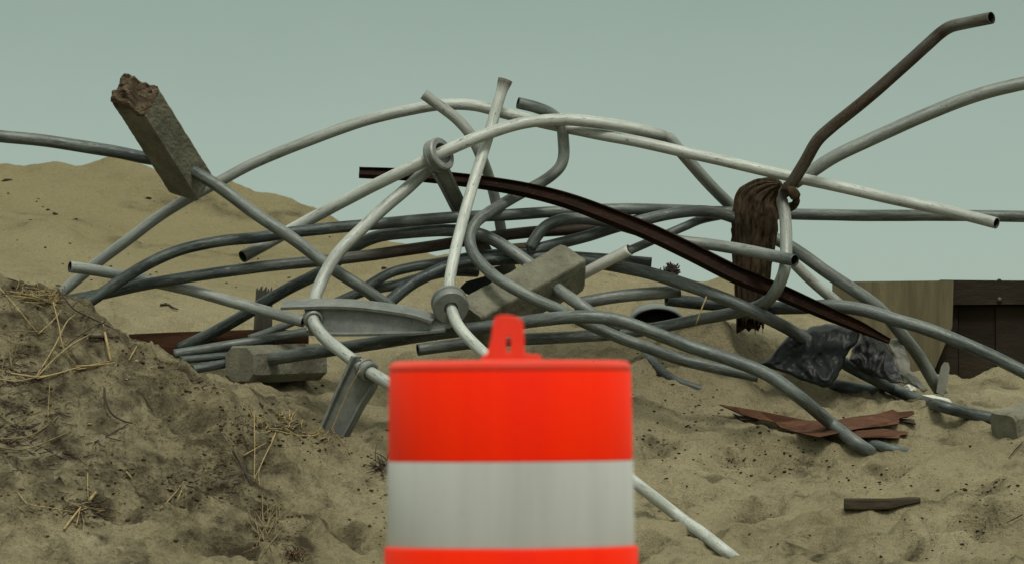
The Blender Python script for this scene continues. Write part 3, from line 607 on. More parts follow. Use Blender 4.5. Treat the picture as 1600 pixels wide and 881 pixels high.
arm('upright cast arm hanging from the ring near the top of the heap', [(675, 268, -.13), (690, 295, -.06), (708, 330, .05), (725, 360, .14), (745, 405, .25)],
    [(700, 262, -.13), (714, 292, -.06), (730, 325, .05), (745, 353, .14), (773, 400, .25)], (685, 243, -.135), (.74, -.58, .33), 27, 17, (-1, 0, .3), half=.026, hl=.027)
arm('short cast arm leaning into the sand beside the drum', [(557, 556, -.70), (545, 583, -.68), (530, 615, -.66), (515, 650, -.64), (497, 690, -.62)],
    [(592, 583, -.70), (582, 607, -.68), (566, 632, -.66), (550, 662, -.64), (530, 698, -.62)], (573, 578, -.715), (.55, -.62, -.42), 17, 10.8, (-1, 0, .3), half=.034, hl=.022, roll=.45)

# ------------------------------------------------------------------ traffic drum
YD = 10.2; K = YD/F; cx = (797-800)*K; tilt = .006
def lathe(prof, seg=96, c=(0, 0)):
    V = []; m = len(prof)
    for k in range(seg):
        t = 2*math.pi*k/seg
        for r_, z in prof: V.append((c[0]+r_*math.cos(t), c[1]+r_*math.sin(t), z))
    return V, [(k*m+j, ((k+1) % seg)*m+j, ((k+1) % seg)*m+j+1, k*m+j+1) for k in range(seg) for j in range(m-1)]
zt = lambda py: -(py-YH)*K
def tilted(V):
    V = np.asarray(V, float); z = V[:, 2]-GZ; x = V[:, 0]
    o = np.array(V); o[:, 0] = x*math.cos(tilt)-z*math.sin(tilt)+cx+.0055; o[:, 2] = x*math.sin(tilt)+z*math.cos(tilt)+GZ; o[:, 1] += YD
    return o
rr = lambda px: px*K
dr = root('traffic_drum', (cx, YD, GZ), 'orange and white striped traffic drum with a top handle in the foreground', 'traffic drum')
pys = [579, 719, 852, 985, 1118, 1290]
body = [(0, zt(566)), (rr(160), zt(566)), (rr(186), zt(580))]
rad = [188, 190.5, 197, 199.5, 206, 209]
body = [(rr(184), zt(576)), (rr(187), zt(582)), (rr(189), zt(717)), (rr(190), zt(719)), (rr(190.5), zt(721)), (rr(191), zt(850)), (rr(196), zt(853)), (rr(198), zt(983)), (rr(199), zt(986)), (rr(199.5), zt(1116)), (rr(205), zt(1119)), (rr(207), zt(1290)), (rr(214), zt(1300)), (rr(214), GZ+.04), (0, GZ+.04)]
V, Fc = lathe(body); mesh_obj('body', tilted(V), Fc, 'orange_plastic', dr)
lid = [(0, zt(562)), (rr(60), zt(562)), (rr(170), zt(563.5)), (rr(180), zt(564.5)), (rr(186), zt(567)), (rr(188.5), zt(571)), (rr(189), zt(575)), (rr(188.5), zt(578.5)), (rr(185), zt(580)), (rr(150), zt(580))]
V, Fc = lathe(lid); mesh_obj('lid', tilted(V), Fc, 'orange_plastic', dr)
plate_pts = [(0, zt(556.5)), (rr(40), zt(556.5)), (rr(48), zt(558)), (rr(50), zt(563))]
def bandp(name, mat, p0, p1, r0, r1):
    V, Fc = lathe([(rr(r0)-.004, zt(p0)), (rr(r0)+.0015, zt(p0)), (rr(r0)+.0018, zt(p0)-.001), (rr(r1)+.0018, zt(p1)+.001), (rr(r1)+.0015, zt(p1)), (rr(r1)-.004, zt(p1))]); mesh_obj(name, tilted(V), Fc, mat, dr)
bandp('orange_band', 'orange_sheet', 580, 718, 187.5, 189.5); bandp('white_band', 'white_sheet', 719.5, 851.5, 190.5, 192)
bandp('orange_band', 'orange_sheet', 854, 982, 196.5, 198); bandp('white_band', 'white_sheet', 987, 1115, 199.5, 200.5)
def curve_extrude(loops, half, bev):
    cu = bpy.data.curves.new('tmp', 'CURVE'); cu.dimensions = '2D'; cu.fill_mode = 'BOTH'; cu.extrude = half; cu.bevel_depth = bev; cu.bevel_resolution = 3
    for L in loops:
        s = cu.splines.new('POLY'); s.points.add(len(L)-1); s.use_cyclic_u = True
        for p, q in zip(s.points, L): p.co = (q[0], q[1], 0, 1)
    o = bpy.data.objects.new('tmp', cu); COL.objects.link(o)
    dg = bpy.context.evaluated_depsgraph_get(); me = bpy.data.meshes.new_from_object(o.evaluated_get(dg))
    V = np.array([v.co[:] for v in me.vertices]); Fc = [tuple(p.vertices) for p in me.polygons]
    bpy.data.objects.remove(o); bpy.data.curves.remove(cu); bpy.data.meshes.remove(me); return V, Fc
outer = [(-44, 562), (-43, 557), (-36, 554), (-33, 545), (-29, 530), (-26, 508), (-23, 497), (-16, 494), (-4, 494), (8, 497), (15, 501), (17.5, 510), (18, 530), (18.5, 548), (20, 554), (44, 557), (45, 562)]
inner = [(-9, 527), (-4, 522), (2, 525), (3, 545), (1, 552), (-9, 552)]
L1 = [((x+2)*K, zt(y)) for x, y in outer]; L2 = [((x+1)*K, zt(y)) for x, y in inner]
V, Fc = curve_extrude([L1, L2], .012, .0028)
V = np.stack([V[:, 0], V[:, 2], V[:, 1]], 1); mesh_obj('handle', tilted(V), [f[::-1] for f in Fc], 'orange_plastic', dr, False)
V, Fc = lathe([(0, GZ+.06), (.20, GZ+.06), (.245, GZ+.055), (.27, GZ+.045), (.275, GZ+.004), (.27, GZ+.001), (0, GZ+.001)]); mesh_obj('base_ring', tilted(V), Fc, 'rubber', dr)

# ------------------------------------------------------------------ bulkhead wall
YB = 27.3
def slab(poly, Y0, Y1, flip=False):
    m = len(poly); V = [W(x, y, Y0) for x, y in poly]; V += [v+np.array([0, Y1-Y0, 0]) for v in V]
    return V, [tuple(range(m)), tuple(range(2*m-1, m-1, -1))]+[(i, i+m, (i+1) % m+m, (i+1) % m) for i in range(m)]
bw = root('bulkhead_wall', W(1450, 640, YB), 'low weathered bulkhead wall of tan boards and dark timbers behind the heap', 'wall')
edge = [(1490, 438)]
V, Fc = slab([(1302, 440)]+edge+[(1488, 510), (1432, 645), (1302, 645)], YB, YB+.09); mesh_obj('tan_panel', V, Fc, 'wallboard', bw, False)
ps = []
x0 = 1489
V, Fc = slab([(1470, 437), (1560, 438), (1562, 435.5), (1566, 438), (1720, 439), (1720, 474), (1470, 476)], YB+.10, YB+.22); mesh_obj('cap_timber', V, Fc, 'walldark', bw, False)
for i, (xa, xb) in enumerate(((1430, 1497), (1498, 1555), (1556, 1611), (1612, 1667), (1668, 1720))):
    V, Fc = slab([(xa, 478), (xb, 478), (xb, 660), (xa, 660)], YB+.15+.012*(i % 2), YB+.22); ps.append((V, Fc))
ps.append(slab([(1440, 470), (1722, 470), (1722, 662), (1440, 662)], YB+.225, YB+.26))
V, Fc = merge(ps); mesh_obj('upright_boards', V, Fc, 'walldark', bw, False)
V, Fc = lathe([(0, 0), (.011, .0), (.013, -.006), (.013, -.02)], 16); V = np.asarray(V); c = W(1562, 468, YB+.09)
V = np.stack([V[:, 0]+c[0], V[:, 2]*-1+c[1], V[:, 1]+c[2]], 1); mesh_obj('bolt', V, Fc, 'bolt', bw)
# boards at the left, stub post, dark log, splintered board
def prism(poly, d, th, noise_amp=0.0, seed=0):
    V = np.array([W(x, y, (ground_Y(x, y) if d is None else HEAP+(d(x, y) if callable(d) else d))) for x, y in poly])
    m = len(V); Bk = V+np.array([0, th, 0])
    return np.vstack([V, Bk]), [tuple(range(m)), tuple(range(2*m-1, m-1, -1))]+[(i, i+m, (i+1) % m+m, (i+1) % m) for i in range(m)]
V, Fc = prism([(196, 522), (260, 519), (340, 516), (420, 514), (482, 516), (482, 545), (400, 560), (300, 560), (220, 556)], lambda x, y: .32+.0*x, .035)
tag(mesh_obj('old_plank', V, Fc, 'redwood', smooth=False), 'dark brown plank half buried behind the left mound, under the pipes', 'plank')
q = []
for i in range(5):
    x = 398+i*3.4; top = 452-random.uniform(0, 9)
    q.append(prism([(x+2, top+3), (x+5.0, top), (x+5.2, 548), (x-4, 548)], .36+.004*i, .03))
q.append(prism([(415.5, 462), (419, 450), (421, 458), (424, 448), (425, 460), (424, 548), (413, 548)], .40, .07))
V, Fc = merge(q); tag(mesh_obj('stub_post', V, Fc, 'greywood', smooth=False), 'dark grey broken stub post with a ragged top, standing behind the pipes at left', 'post')
V, Fc = prism([(1463, 612), (1466, 592), (1471, 572), (1476, 565), (1482, 566), (1484, 574), (1481, 595), (1474, 618)], .42, .02)
tag(mesh_obj('broken_board', V, Fc, 'palesheet', smooth=False), 'small pale board end standing upright in the sand before the bulkhead', 'board')
V, Fc = prism([(716, 452), (728, 440), (752, 433), (774, 428), (776, 441), (757, 452), (735, 462)], .18, .03)
tag(mesh_obj('torn_sheet', V, Fc, 'blackplastic', smooth=False), 'black torn sheet scrap showing behind the left end of the concrete post', 'plastic scrap')
V, Fc = prism([(757, 420), (803, 411), (812, 432), (800, 446), (757, 444)], .26, .08)
tag(mesh_obj('old_board', V, Fc, 'greywood', smooth=False), 'grey brown board end behind the concrete post, under the dark pipes', 'board')
X, Fc, _ = footing(WH(812, 391, .36), np.array([.066, .02, .006]), np.array([-.01, .05, 0]), np.array([0, 0, .030]), ch=.3, endch=.3, seed=41, n=(14, 10, 10))
tag(mesh_obj('concrete_chunk', X, Fc, 'broken_concrete', smooth=False), 'small broken chunk of concrete lying on top of the pile behind the post', 'rubble')
# splintered board in pieces of one board
def lie(poly, th=.022, off=.065):
    poly = np.array(poly, float); cy = poly[:, 1].mean(); V = []
    for x, y in poly:
        Yg = ground_Y(x, max(y, cy)); V.append(W(x, y, Yg-off+ (cy-y)*PX*.9))
    V = np.array(V); m = len(V); Bk = V+np.array([0, th, -.004])
    return np.vstack([V, Bk]), [tuple(range(m)), tuple(range(2*m-1, m-1, -1))]+[(i, i+m, (i+1) % m+m, (i+1) % m) for i in range(m)]
sb = root('splintered_board', gp(1290, 672), 'split red brown board lying under the long grey pipe on the right sand', 'board')
V, Fc = lie([(1124, 631), (1150, 635), (1185, 641), (1222, 652), (1260, 656), (1300, 657), (1330, 651), (1370, 646), (1395, 639), (1403, 643), (1426, 641), (1429, 645), (1417, 651), (1412, 651), (1405, 653), (1404, 661), (1380, 665), (1340, 669), (1310, 676), (1280, 682), (1255, 677), (1232, 671), (1220, 667), (1210, 659), (1185, 654), (1160, 647), (1140, 638)]); mesh_obj('split_piece', V, Fc, 'redwood', sb, False)
V, Fc = lie([(1310, 673), (1345, 672), (1380, 669), (1405, 672), (1419, 674), (1418, 678), (1407, 679), (1405, 684), (1380, 683), (1340, 683)], off=.035); mesh_obj('split_piece', V, Fc, 'redwood', sb, False)
V, Fc = lie([(1145, 645), (1155, 649), (1187, 652), (1184, 656), (1158, 655)], off=.03); mesh_obj('split_piece', V, Fc, 'darkwood', sb, False)
V, Fc = lie([(1404, 652), (1416, 654), (1428, 655), (1431, 662), (1424, 660), (1408, 657)], off=.03); mesh_obj('split_piece', V, Fc, 'darkwood', sb, False)
# driftwood chunk
C, par = catmull([*[W(x_, y_, ground_Y(1375, 795)-.022) for x_, y_ in ((1319, 787), (1350, 787.5), (1390, 787), (1420, 782), (1438, 780))]], .008)
R0 = np.interp(par, range(5), [9, 10, 9, 6, 3.5])*PX*.93
T, N, B = frames(C); sides = 20; a = np.arange(sides)/sides*2*np.pi; V = []
sq = 1/np.maximum(np.abs(np.cos(a)), np.abs(np.sin(a)))**.7
for i in range(len(C)):
    rr_ = R0[i]*sq*(1+.10*noise3(np.cos(a)*2, np.sin(a)*2, np.full(sides, i*.12), 5)+.06*noise3(np.cos(a)*6, np.sin(a)*6, np.full(sides, i*.05), 7))
    V.append(C[i]+rr_[:, None]*(np.cos(a)[:, None]*N[i]+1.3*np.sin(a)[:, None]*B[i]))
V = np.concatenate(V); Fc = [(i*sides+j, i*sides+(j+1) % sides, (i+1)*sides+(j+1) % sides, (i+1)*sides+j) for i in range(len(C)-1) for j in range(sides)]+[tuple(range(sides))[::-1], tuple((len(C)-1)*sides+j for j in range(sides))]
tag(mesh_obj('driftwood_chunk', V, Fc, 'darkwood', smooth=False), 'short dark chunk of wood tapering to the right, alone on the lower right sand', 'wood chunk')
# half shell of a drain pipe
seg = 22; V = []; Fc = []; c = W(1027, 503, ground_Y(1027, 507)-.02)
for k, (yy, ro) in enumerate(((-.02, 1), (.05, 1.0), (.32, .9))):
    for r_ in (1.0, .86):
        for j in range(seg+1):
            t = math.pi*j/seg; V.append(c+np.array([math.cos(t)*.124*r_*ro, yy, math.sin(t)*.072*r_*ro-.006+yy*.10]))
n1 = seg+1
def idx(k, s, j): return (k*2+s)*n1+j
for j in range(seg):
    for k in (0, 1):
        Fc.append((idx(k, 0, j), idx(k, 0, j+1), idx(k+1, 0, j+1), idx(k+1, 0, j))); Fc.append((idx(k, 1, j+1), idx(k, 1, j), idx(k+1, 1, j), idx(k+1, 1, j+1)))
    Fc.append((idx(0, 1, j), idx(0, 1, j+1), idx(0, 0, j+1), idx(0, 0, j))); Fc.append((idx(2, 0, j), idx(2, 0, j+1), idx(2, 1, j+1), idx(2, 1, j)))
Fc.append(tuple(idx(1, 1, j) for j in range(seg+1)))
at = dict(tone=[.2]*len(V), rust=[0]*len(V), along=[v[1]*3 for v in V], ca=[v[0] for v in V], sa=[v[2] for v in V], inner=[.9 if (i//n1) % 2 else 0 for i in range(len(V))])  # inner faces and closing plate carry the mouth's shade as dark colour
tag(mesh_obj('drain_pipe_shell', V, Fc, 'pipe', attrs=at), 'grey half shell of a wide drain pipe, its dark mouth open in the sand', 'drain pipe')

# ------------------------------------------------------------------ plastic
def pillow(poly, cen, d0, bulge, back, seed, fold=.02, fs=9.0, nb=140, nr=26, slope=0.0):
    P = np.array(poly, float); L = np.concatenate([[0], np.cumsum(np.linalg.norm(np.diff(np.vstack([P, P[:1]]), axis=0), axis=1))])
    s = np.linspace(0, L[-1], nb, endpoint=False); Q = np.vstack([P, P[:1]])
    bx = np.interp(s, L, Q[:, 0])+1.2*noise2(s*.12, s*0, seed); by = np.interp(s, L, Q[:, 1])+1.2*noise2(s*.12, s*0+5, seed)
    V = []; 
    def dep(x, y, t, sgn):
        X = (x-800)*PX; Z = y*PX
        wx = .10*noise2(X*5, Z*5, seed+4)
        cr_ = 0; r_ = np.random.default_rng(seed)
        for q in range(9):
            th = r_.uniform(0, np.pi); fr = fs*r_.uniform(.5, 1.9); u = (X+wx*.35)*math.cos(th)*fr+(Z+wx*.35)*math.sin(th)*fr+r_.uniform(0, 5)
            cr_ = cr_+np.abs((u % 1)*2-1)*r_.uniform(.3, 1)*noise2(X*6+q*3, Z*6, seed+q)*1.6/fr*fs*.5
        f = fold*cr_+.25*fold*(1-np.abs(noise2((X+wx)*fs, (Z+wx)*fs*.6+X*3, seed+2))*2)+fold*.5*(1-2*np.abs(noise2((X-Z+wx)*fs*2.1, (Z+X)*fs*1.2, seed+3)))+fold*.25*noise2(X*50, Z*50, seed+7)
        return d0+slope*(y-cen[1])*PX+(-bulge*np.sqrt(np.clip(1-t**2.2, 0, 1))-f*np.clip((1-t)*5, 0, 1) if sgn < 0 else back*np.sqrt(np.clip(1-t**2, 0, 1)))
    for k in range(nr):
        t = 1-k/nr; x = cen[0]+(bx-cen[0])*t; y = cen[1]+(by-cen[1])*t
        d = dep(x, y, t, -1); V.append(np.stack([(x-800)/F*(HEAP+d), HEAP+d, -(y-YH)/F*(HEAP+d)], 1))
    V = np.concatenate(V); m = nr*nb
    d = dep(np.array([cen[0]]), np.array([cen[1]]), np.array([0.]), -1)[0]; V = np.vstack([V, WH(cen[0], cen[1], d)])
    Fc = [(k*nb+j, (k+1)*nb+j, (k+1)*nb+(j+1) % nb, k*nb+(j+1) % nb) for k in range(nr-1) for j in range(nb)]
    Fc += [((nr-1)*nb+j, m, (nr-1)*nb+(j+1) % nb) for j in range(nb)]
    n0 = len(V); bk = []
    for k in range(1, 8):
        t = 1-k/8; x = cen[0]+(bx-cen[0])*t; y = cen[1]+(by-cen[1])*t; dd = dep(x, y, np.full(nb, t), 1)
        bk.append(np.stack([(x-800)/F*(HEAP+dd), HEAP+dd, -(y-YH)/F*(HEAP+dd)], 1))
    V = np.vstack([V]+bk+[WH(cen[0], cen[1], d0+back)[None]])
    prev = lambda k, j: j if k == 0 else n0+(k-1)*nb+j
    for k in range(7):
        for j in range(nb): jj = (j+1) % nb; Fc.append((prev(k, j), prev(k, jj), prev(k+1, jj), prev(k+1, j)))
    for j in range(nb): Fc.append((prev(7, j), prev(7, (j+1) % nb), len(V)-1))
    return V, Fc
Z4 = lambda L: [(1180+x/5.333, 490+y/5.333) for x, y in L]
V, Fc = pillow(Z4([(20, 420), (130, 360), (200, 260), (270, 185), (330, 118), (420, 130), (480, 98), (590, 80), (700, 86), (760, 100), (880, 120), (870, 170), (850, 230), (780, 310), (740, 400), (690, 510), (640, 605), (560, 612), (470, 580), (370, 542), (300, 512), (200, 472), (100, 452)]), (1180+500/5.333, 490+330/5.333), .08, .06, .05, 5, .026, 5.0, slope=-.9)
tag(mesh_obj('black_plastic_bag', V, Fc, 'blackplastic'), 'crumpled black plastic bag caught under the pipes at right', 'plastic bag')
V, Fc = pillow(Z4([(885, 108), (965, 118), (1035, 148), (1085, 230), (1160, 390), (1240, 582), (1140, 572), (1000, 522), (850, 445), (785, 380), (800, 300), (870, 200)]), (1180+985/5.333, 490+360/5.333), .15, .03, .03, 9, .022, 10.0, slope=-.5)
tag(mesh_obj('smoky_plastic_film', V, Fc, 'smokeplastic'), 'smoky see-through looking plastic film beside the black bag', 'plastic film')
V, Fc = pillow(Z4([(1085, 210), (1190, 204), (1250, 290), (1285, 400), (1290, 480), (1360, 540), (1440, 640), (1400, 650), (1280, 575), (1240, 592), (1180, 460), (1110, 260)]), (1180+1210/5.333, 490+400/5.333), .25, .02, .01, 13, .015, 12.0, slope=-.6)
tag(mesh_obj('pale_plastic_sheet', V, Fc, 'palesheet'), 'pale torn plastic sheet hanging behind the smoky film', 'plastic sheet')
V, Fc = pillow([(1398, 608), (1409, 607), (1418, 600), (1430, 600), (1433, 609), (1426, 616), (1411, 615)], (1418, 608), gd(1418, 612)-.02, .03, .02, 17, .012, 22.0, nb=60, nr=10)
tag(mesh_obj('crumpled_wrapper', V, Fc, 'whiteplastic'), 'crumpled white plastic scrap on the sand at the foot of the olive grey pipe', 'plastic scrap')
V, Fc = pillow([(1440, 616), (1462, 617), (1484, 624), (1489, 631), (1478, 632), (1455, 627)], (1466, 624), gd(1466, 629)-.05, .02, .02, 19, .004, 15.0, nb=50, nr=8)
tag(mesh_obj('white_plastic_piece', V, Fc, 'whiteplastic'), 'smooth white plastic piece lying against the buried end of the olive grey pipe', 'plastic piece')

# ------------------------------------------------------------------ plants: straws, tufts, twigs
def stem_mesh(pts, w, off=.02, sides=6):
    P = [gp(p[0], p[1], off if len(p) < 3 else p[2]) for p in pts]
    C, par = catmull(P, .02); R = w/2*PX*.80*(1-.45*np.linspace(0, 1, len(C))**3)
    return tube(C, R, sides)
def straw(label, pts, w=2.4, mat='straw', name='dry_straw', cat='straw', off=.02, group='loose straws on the left mound'):
    V, Fc = stem_mesh(pts, w, off); return tag(mesh_obj(name, V, Fc, mat), label, cat, group)
straw('pale straw slanting down right from the left frame edge at the mound top', [(-4, 446, .05), (30, 485, .06), (60, 521, .01)], 2.6)
straw('short straw rising to the mound crest from the foot of the slanting straw', [(60, 521), (80, 503, .04), (96, 484, .05)], 2.4)
straw('dull straw lying level across the upper left of the mound', [(-5, 517), (40, 517), (92, 520)], 2.0, 'strawdull')
straw('long straw bending down from the dark pipe ends on the mound', [(83, 472, .1), (92, 508, .10), (100, 545, .06), (122, 573, .015)], 2.6)
straw('straw leaning from the long straw bundle up to the dark pipe ends', [(57, 587, .015), (85, 541, .07), (104, 503, .10), (117, 491, .12)], 2.8)
straw('curved straw fanning right from the long straw bundle', [(58, 588, .015), (82, 563, .05), (112, 538, .06), (142, 521, .03)], 2.6)
straw('broad pale straw blade standing beside the thorny twig', [(173, 564, .02), (167, 535, .05), (160, 502, .08)], 5.5)
straw('small straw tip right of the broad blade', [(201, 563, .02), (207, 552, .03), (214, 540, .03)], 3.0)
straw('hair thin stem standing up before the crossing dark pipes', [(182, 516, .02), (180, 490, .05), (175, 466, .06)], 1.4, 'strawdull')
straw('dull brown straw at the left frame edge under the dark litter', [(-4, 686), (48, 680), (84, 656), (97, 640)], 3.0, 'strawdull')
straw('lower dull straw curving along the dark litter', [(-4, 699), (40, 701), (86, 684), (112, 672)], 3.0, 'strawdull')
straw('straw pair fragment leaning on the dark hollow left of the drum', [(250, 794), (270, 774, .03), (288, 751, .04)], 3.0)
straw('thin straw next to the leaning fragment', [(275, 786), (282, 770, .02), (287, 754, .03)], 2.0)
straw('white splinter of straw alone on the dark soil', [(197, 736, .012), (206, 747, .012)], 4.0)
straw('thin straw lying left of the root tuft on the lower mound', [(22, 787), (40, 800), (66, 810)], 2.0, 'strawdull')
straw('orange straw laid across the leaning cast arm', [(561, 574, -.0), (545, 610, 0), (520, 672, 0)], 2.2)
def arm_straw():
    C, _ = catmull([WH(562, 578, -.80), WH(545, 610, -.76), WH(516, 676, -.72)], .02); return tube(C, 1.2*PX, 6)
bpy.data.objects.remove(bpy.data.objects[[o.name for o in COL.objects if o.get('label') == 'orange straw laid across the leaning cast arm'][0]])
V, Fc = arm_straw(); tag(mesh_obj('dry_straw', V, Fc, 'straw'), 'thin orange straw laid along the leaning cast arm beside the drum', 'straw', 'loose straws on the left mound')
C, _ = catmull([WH(1087, 508, -.2), WH(1094, 488, -.2), WH(1104, 463, -.18)], .02); V, Fc = tube(C, 1.2*PX, 6)
tag(mesh_obj('dry_straw', V, Fc, 'straw'), 'thin straw sticking up between the pipes left of the timber pile', 'straw')
def tuft(label, stems, mat='straw', name='dry_grass_tuft', w=2.4, group='dry grass tufts'):
    parts = [stem_mesh(s[0], s[1] if len(s) > 1 else w) for s in stems]; V, Fc = merge(parts)
    return tag(mesh_obj(name, V, Fc, mat), label, 'dry grass', group)
def fuzz(px, py, n, L, spread=1.0, seed=0, w=(.9, 1.9), up=.6, rx=8, ry=4):
    r = random.Random(seed); out = []
    for i in range(n):
        x = px+r.gauss(0, rx); y = py+r.gauss(0, ry); a = r.gauss(0, spread); l = L*r.uniform(.4, 1.1)
        dx = math.sin(a)*l; dy = -abs(math.cos(a))*l*up if r.random() < .7 else math.cos(a)*l*.35
        out.append(([(x, y, .0), (x+dx*.5+r.uniform(-3, 3), y+dy*.55, .03), (x+dx, y+dy, .02+r.uniform(0, .05))], r.uniform(*w)))
    return out
tuft('straw bundle lying along the left mound in a long shallow curve', [([(-5, 577), (30, 585), (60, 588), (112, 578), (172, 569)], 3.2), ([(58, 591), (90, 583), (122, 574), (176, 563)], 3.0), ([(-5, 591), (25, 595), (60, 588)], 2.6), ([(118, 572), (150, 570), (180, 566)], 3.4), ([(75, 650), (76, 625, .03), (78, 598, .05)], 1.5)], name='straw_bundle')
tuft('yellow straw mat lying on the crest of the left mound by the pipe ends', fuzz(55, 462, 60, 34, 2.0, 3, (.8, 1.8), .5, 22, 6)+fuzz(80, 472, 34, 26, 2.0, 4, (.8, 1.8), .5, 8, 5)+[([(15, 455, .02), (50, 462, .03), (95, 478, .03)], 2.2), ([(20, 462, .02), (60, 468, .03), (98, 482, .02)], 2.0)], name='straw_mat')
tuft('pale grass tuft trailing straws down the mound, left of the leaning cast arm', [([(442, 643, .08), (425, 690, .06), (405, 735, .03), (410, 776, .01)], 2.4), ([(440, 648, .08), (416, 708, .05), (397, 748, .01)], 2.0), ([(430, 672), (468, 680, .03), (494, 679, .03), (507, 649, .06)], 2.8), ([(397, 642, .08), (398, 700, .05), (397, 752, .01)], 2.0), ([(495, 680), (509, 660, .06), (522, 675, .05), (537, 692, .02)], 2.0), ([(380, 711), (400, 700, .03), (416, 691, .03)], 2.6), ([(388, 640, .05), (395, 655, .03), (405, 672)], 2.0), ([(445, 668), (480, 690, .02), (500, 700, .01)], 2.2)]+fuzz(437, 662, 30, 26, 1.6, 8, (1.2, 2.6), .7, 16, 6)+fuzz(490, 680, 14, 24, 1.6, 9, (1.2, 2.4), .6, 14, 5))
tuft('root tuft with pale broken straws on the lower left mound', [([(27, 768), (48, 788), (80, 793), (112, 799)], 2.6), ([(100, 826), (112, 810, .02), (126, 792, .02)], 5.0), ([(119, 821), (122, 808, .02), (125, 795, .02)], 3.0), ([(137, 738, .06), (137, 760, .05), (138, 782, .01)], 2.2), ([(139, 782, .01), (145, 774, .02), (150, 768, .03)], 6.5), ([(130, 830), (131, 815, .02), (127, 800, .02)], 1.6)]+fuzz(132, 796, 16, 22, 1.8, 12, (1.0, 2.0), .5, 10, 8))
tuft('dull grass tuft at the left frame edge above the straw bundle', [([(2, 590), (5, 565, .04), (11, 541, .06)], 2.0), ([(19, 577), (16, 558, .04), (13, 540, .06)], 3.4), ([(3, 575), (8, 560, .03), (20, 548, .05)], 2.0)]+fuzz(12, 575, 14, 30, .9, 15, (1.0, 2.0), .9, 8, 5), 'strawdull')
tuft('brown dead sprig standing below the pale grass tuft', fuzz(414, 836, 30, 70, .4, 21, (1.2, 2.6), .9, 8, 12)+fuzz(425, 815, 18, 30, 1.2, 22, (1.2, 2.4), .8, 14, 8), 'strawdull')
tuft('reddish brown burr of dead stems at the bottom edge left of the drum', fuzz(460, 868, 44, 18, 1.5, 25, (.8, 1.6), .8, 12, 6), 'redwood')
tuft('dark sprig of stubble right against the drum at mid height', fuzz(596, 730, 26, 26, 1.3, 28, (1.0, 2.6), .9, 8, 8)+[([(578, 722), (590, 729, .02), (612, 738)], 2.2), ([(590, 712), (596, 728, .02), (600, 748)], 2.2)], 'twig')
def twig(label, pts, w, branches=(), mat='twig', off=.02):
    parts = [stem_mesh(pts, w, off)]+[stem_mesh(b, w*.6, off) for b in branches]
    V, Fc = merge(parts); return tag(mesh_obj('dark_twig', V, Fc, mat), label, 'twig', 'twigs on the left mound')
twig('dark red thorny twig arching over the dark pipe ends', [(98, 446, .14), (101, 466, .16), (113, 481, .15), (135, 493, .12), (160, 505, .08), (180, 515, .02)], 4.2, [[(137, 493, .12), (133, 501, .12)], [(112, 480, .15), (122, 470, .16)], [(160, 505, .08), (166, 498, .08)]])
twig('thin dark twig at the left frame edge over the straw mat', [(-5, 432, .02), (25, 439, .05), (47, 450, .03)], 3.4)
twig('dark curved twig running down to the straw bundle', [(108, 536, .03), (130, 520, .05), (150, 508, .05), (166, 503, .05)], 2.4)
twig('black curved stick with a bent top on the open mound face', [(163, 606, .06), (166, 628, .06), (174, 645, .04), (190, 656, .03), (207, 661, .02)], 4.6)
twig('forked dark twig below the black curved stick', [(148, 690), (172, 678), (200, 662)], 3.2, [[(165, 682), (180, 686), (196, 690)], [(152, 688), (160, 697), (172, 690)]])
twig('dark stick pointing down right on the mound left of the drum', [(364, 704, .03), (376, 725, .03), (393, 757, .02)], 4.4, [[(380, 727), (392, 758)]])
twig('short dark root piece under the thorny twig', [(139, 526), (160, 526), (182, 527)], 7.0)
twig('bare twig under the long footed pipe by the lower left footing', [(470, 590), (490, 580), (500, 572, .05)], 2.4, [[(492, 560, .1), (494, 570, .08)], [(505, 560, .1), (507, 568, .08), (514, 572, .05)]])
twig('dark twig at the bottom right edge of the sand', [(1598, 690), (1588, 700), (1576, 715)], 2.6)
twig('lowest dark twig on the right frame edge of the sand', [(1598, 803), (1585, 810), (1572, 816)], 2.2)
twig('small dark stick piece on the sand behind the crossing dark pipes', [(250, 476), (264, 476), (268, 479), (278, 483)], 5.0)
# little shrub on the far sand
parts = []
rs_ = random.Random(5)
for i in range(220):
    a_, b_ = rs_.uniform(0, 2*math.pi), rs_.uniform(.1, 1.5); L = rs_.uniform(.02, .055)
    c = W(1050+rs_.gauss(0, 5), 430-abs(rs_.gauss(0, 6)), 26.3); e = c+np.array([math.cos(a_)*math.cos(b_), math.sin(a_)*math.cos(b_), math.sin(b_)])*L*.5
    C = np.array([c, (c+e)/2+np.array([0, 0, .005]), e]); parts.append(tube(C, np.array([.004, .003, .002]), 5))
V, Fc = merge(parts); tag(mesh_obj('small_shrub', V, Fc, 'shrub'), 'tiny dark shrub on the far sand crest under the I beam', 'shrub')

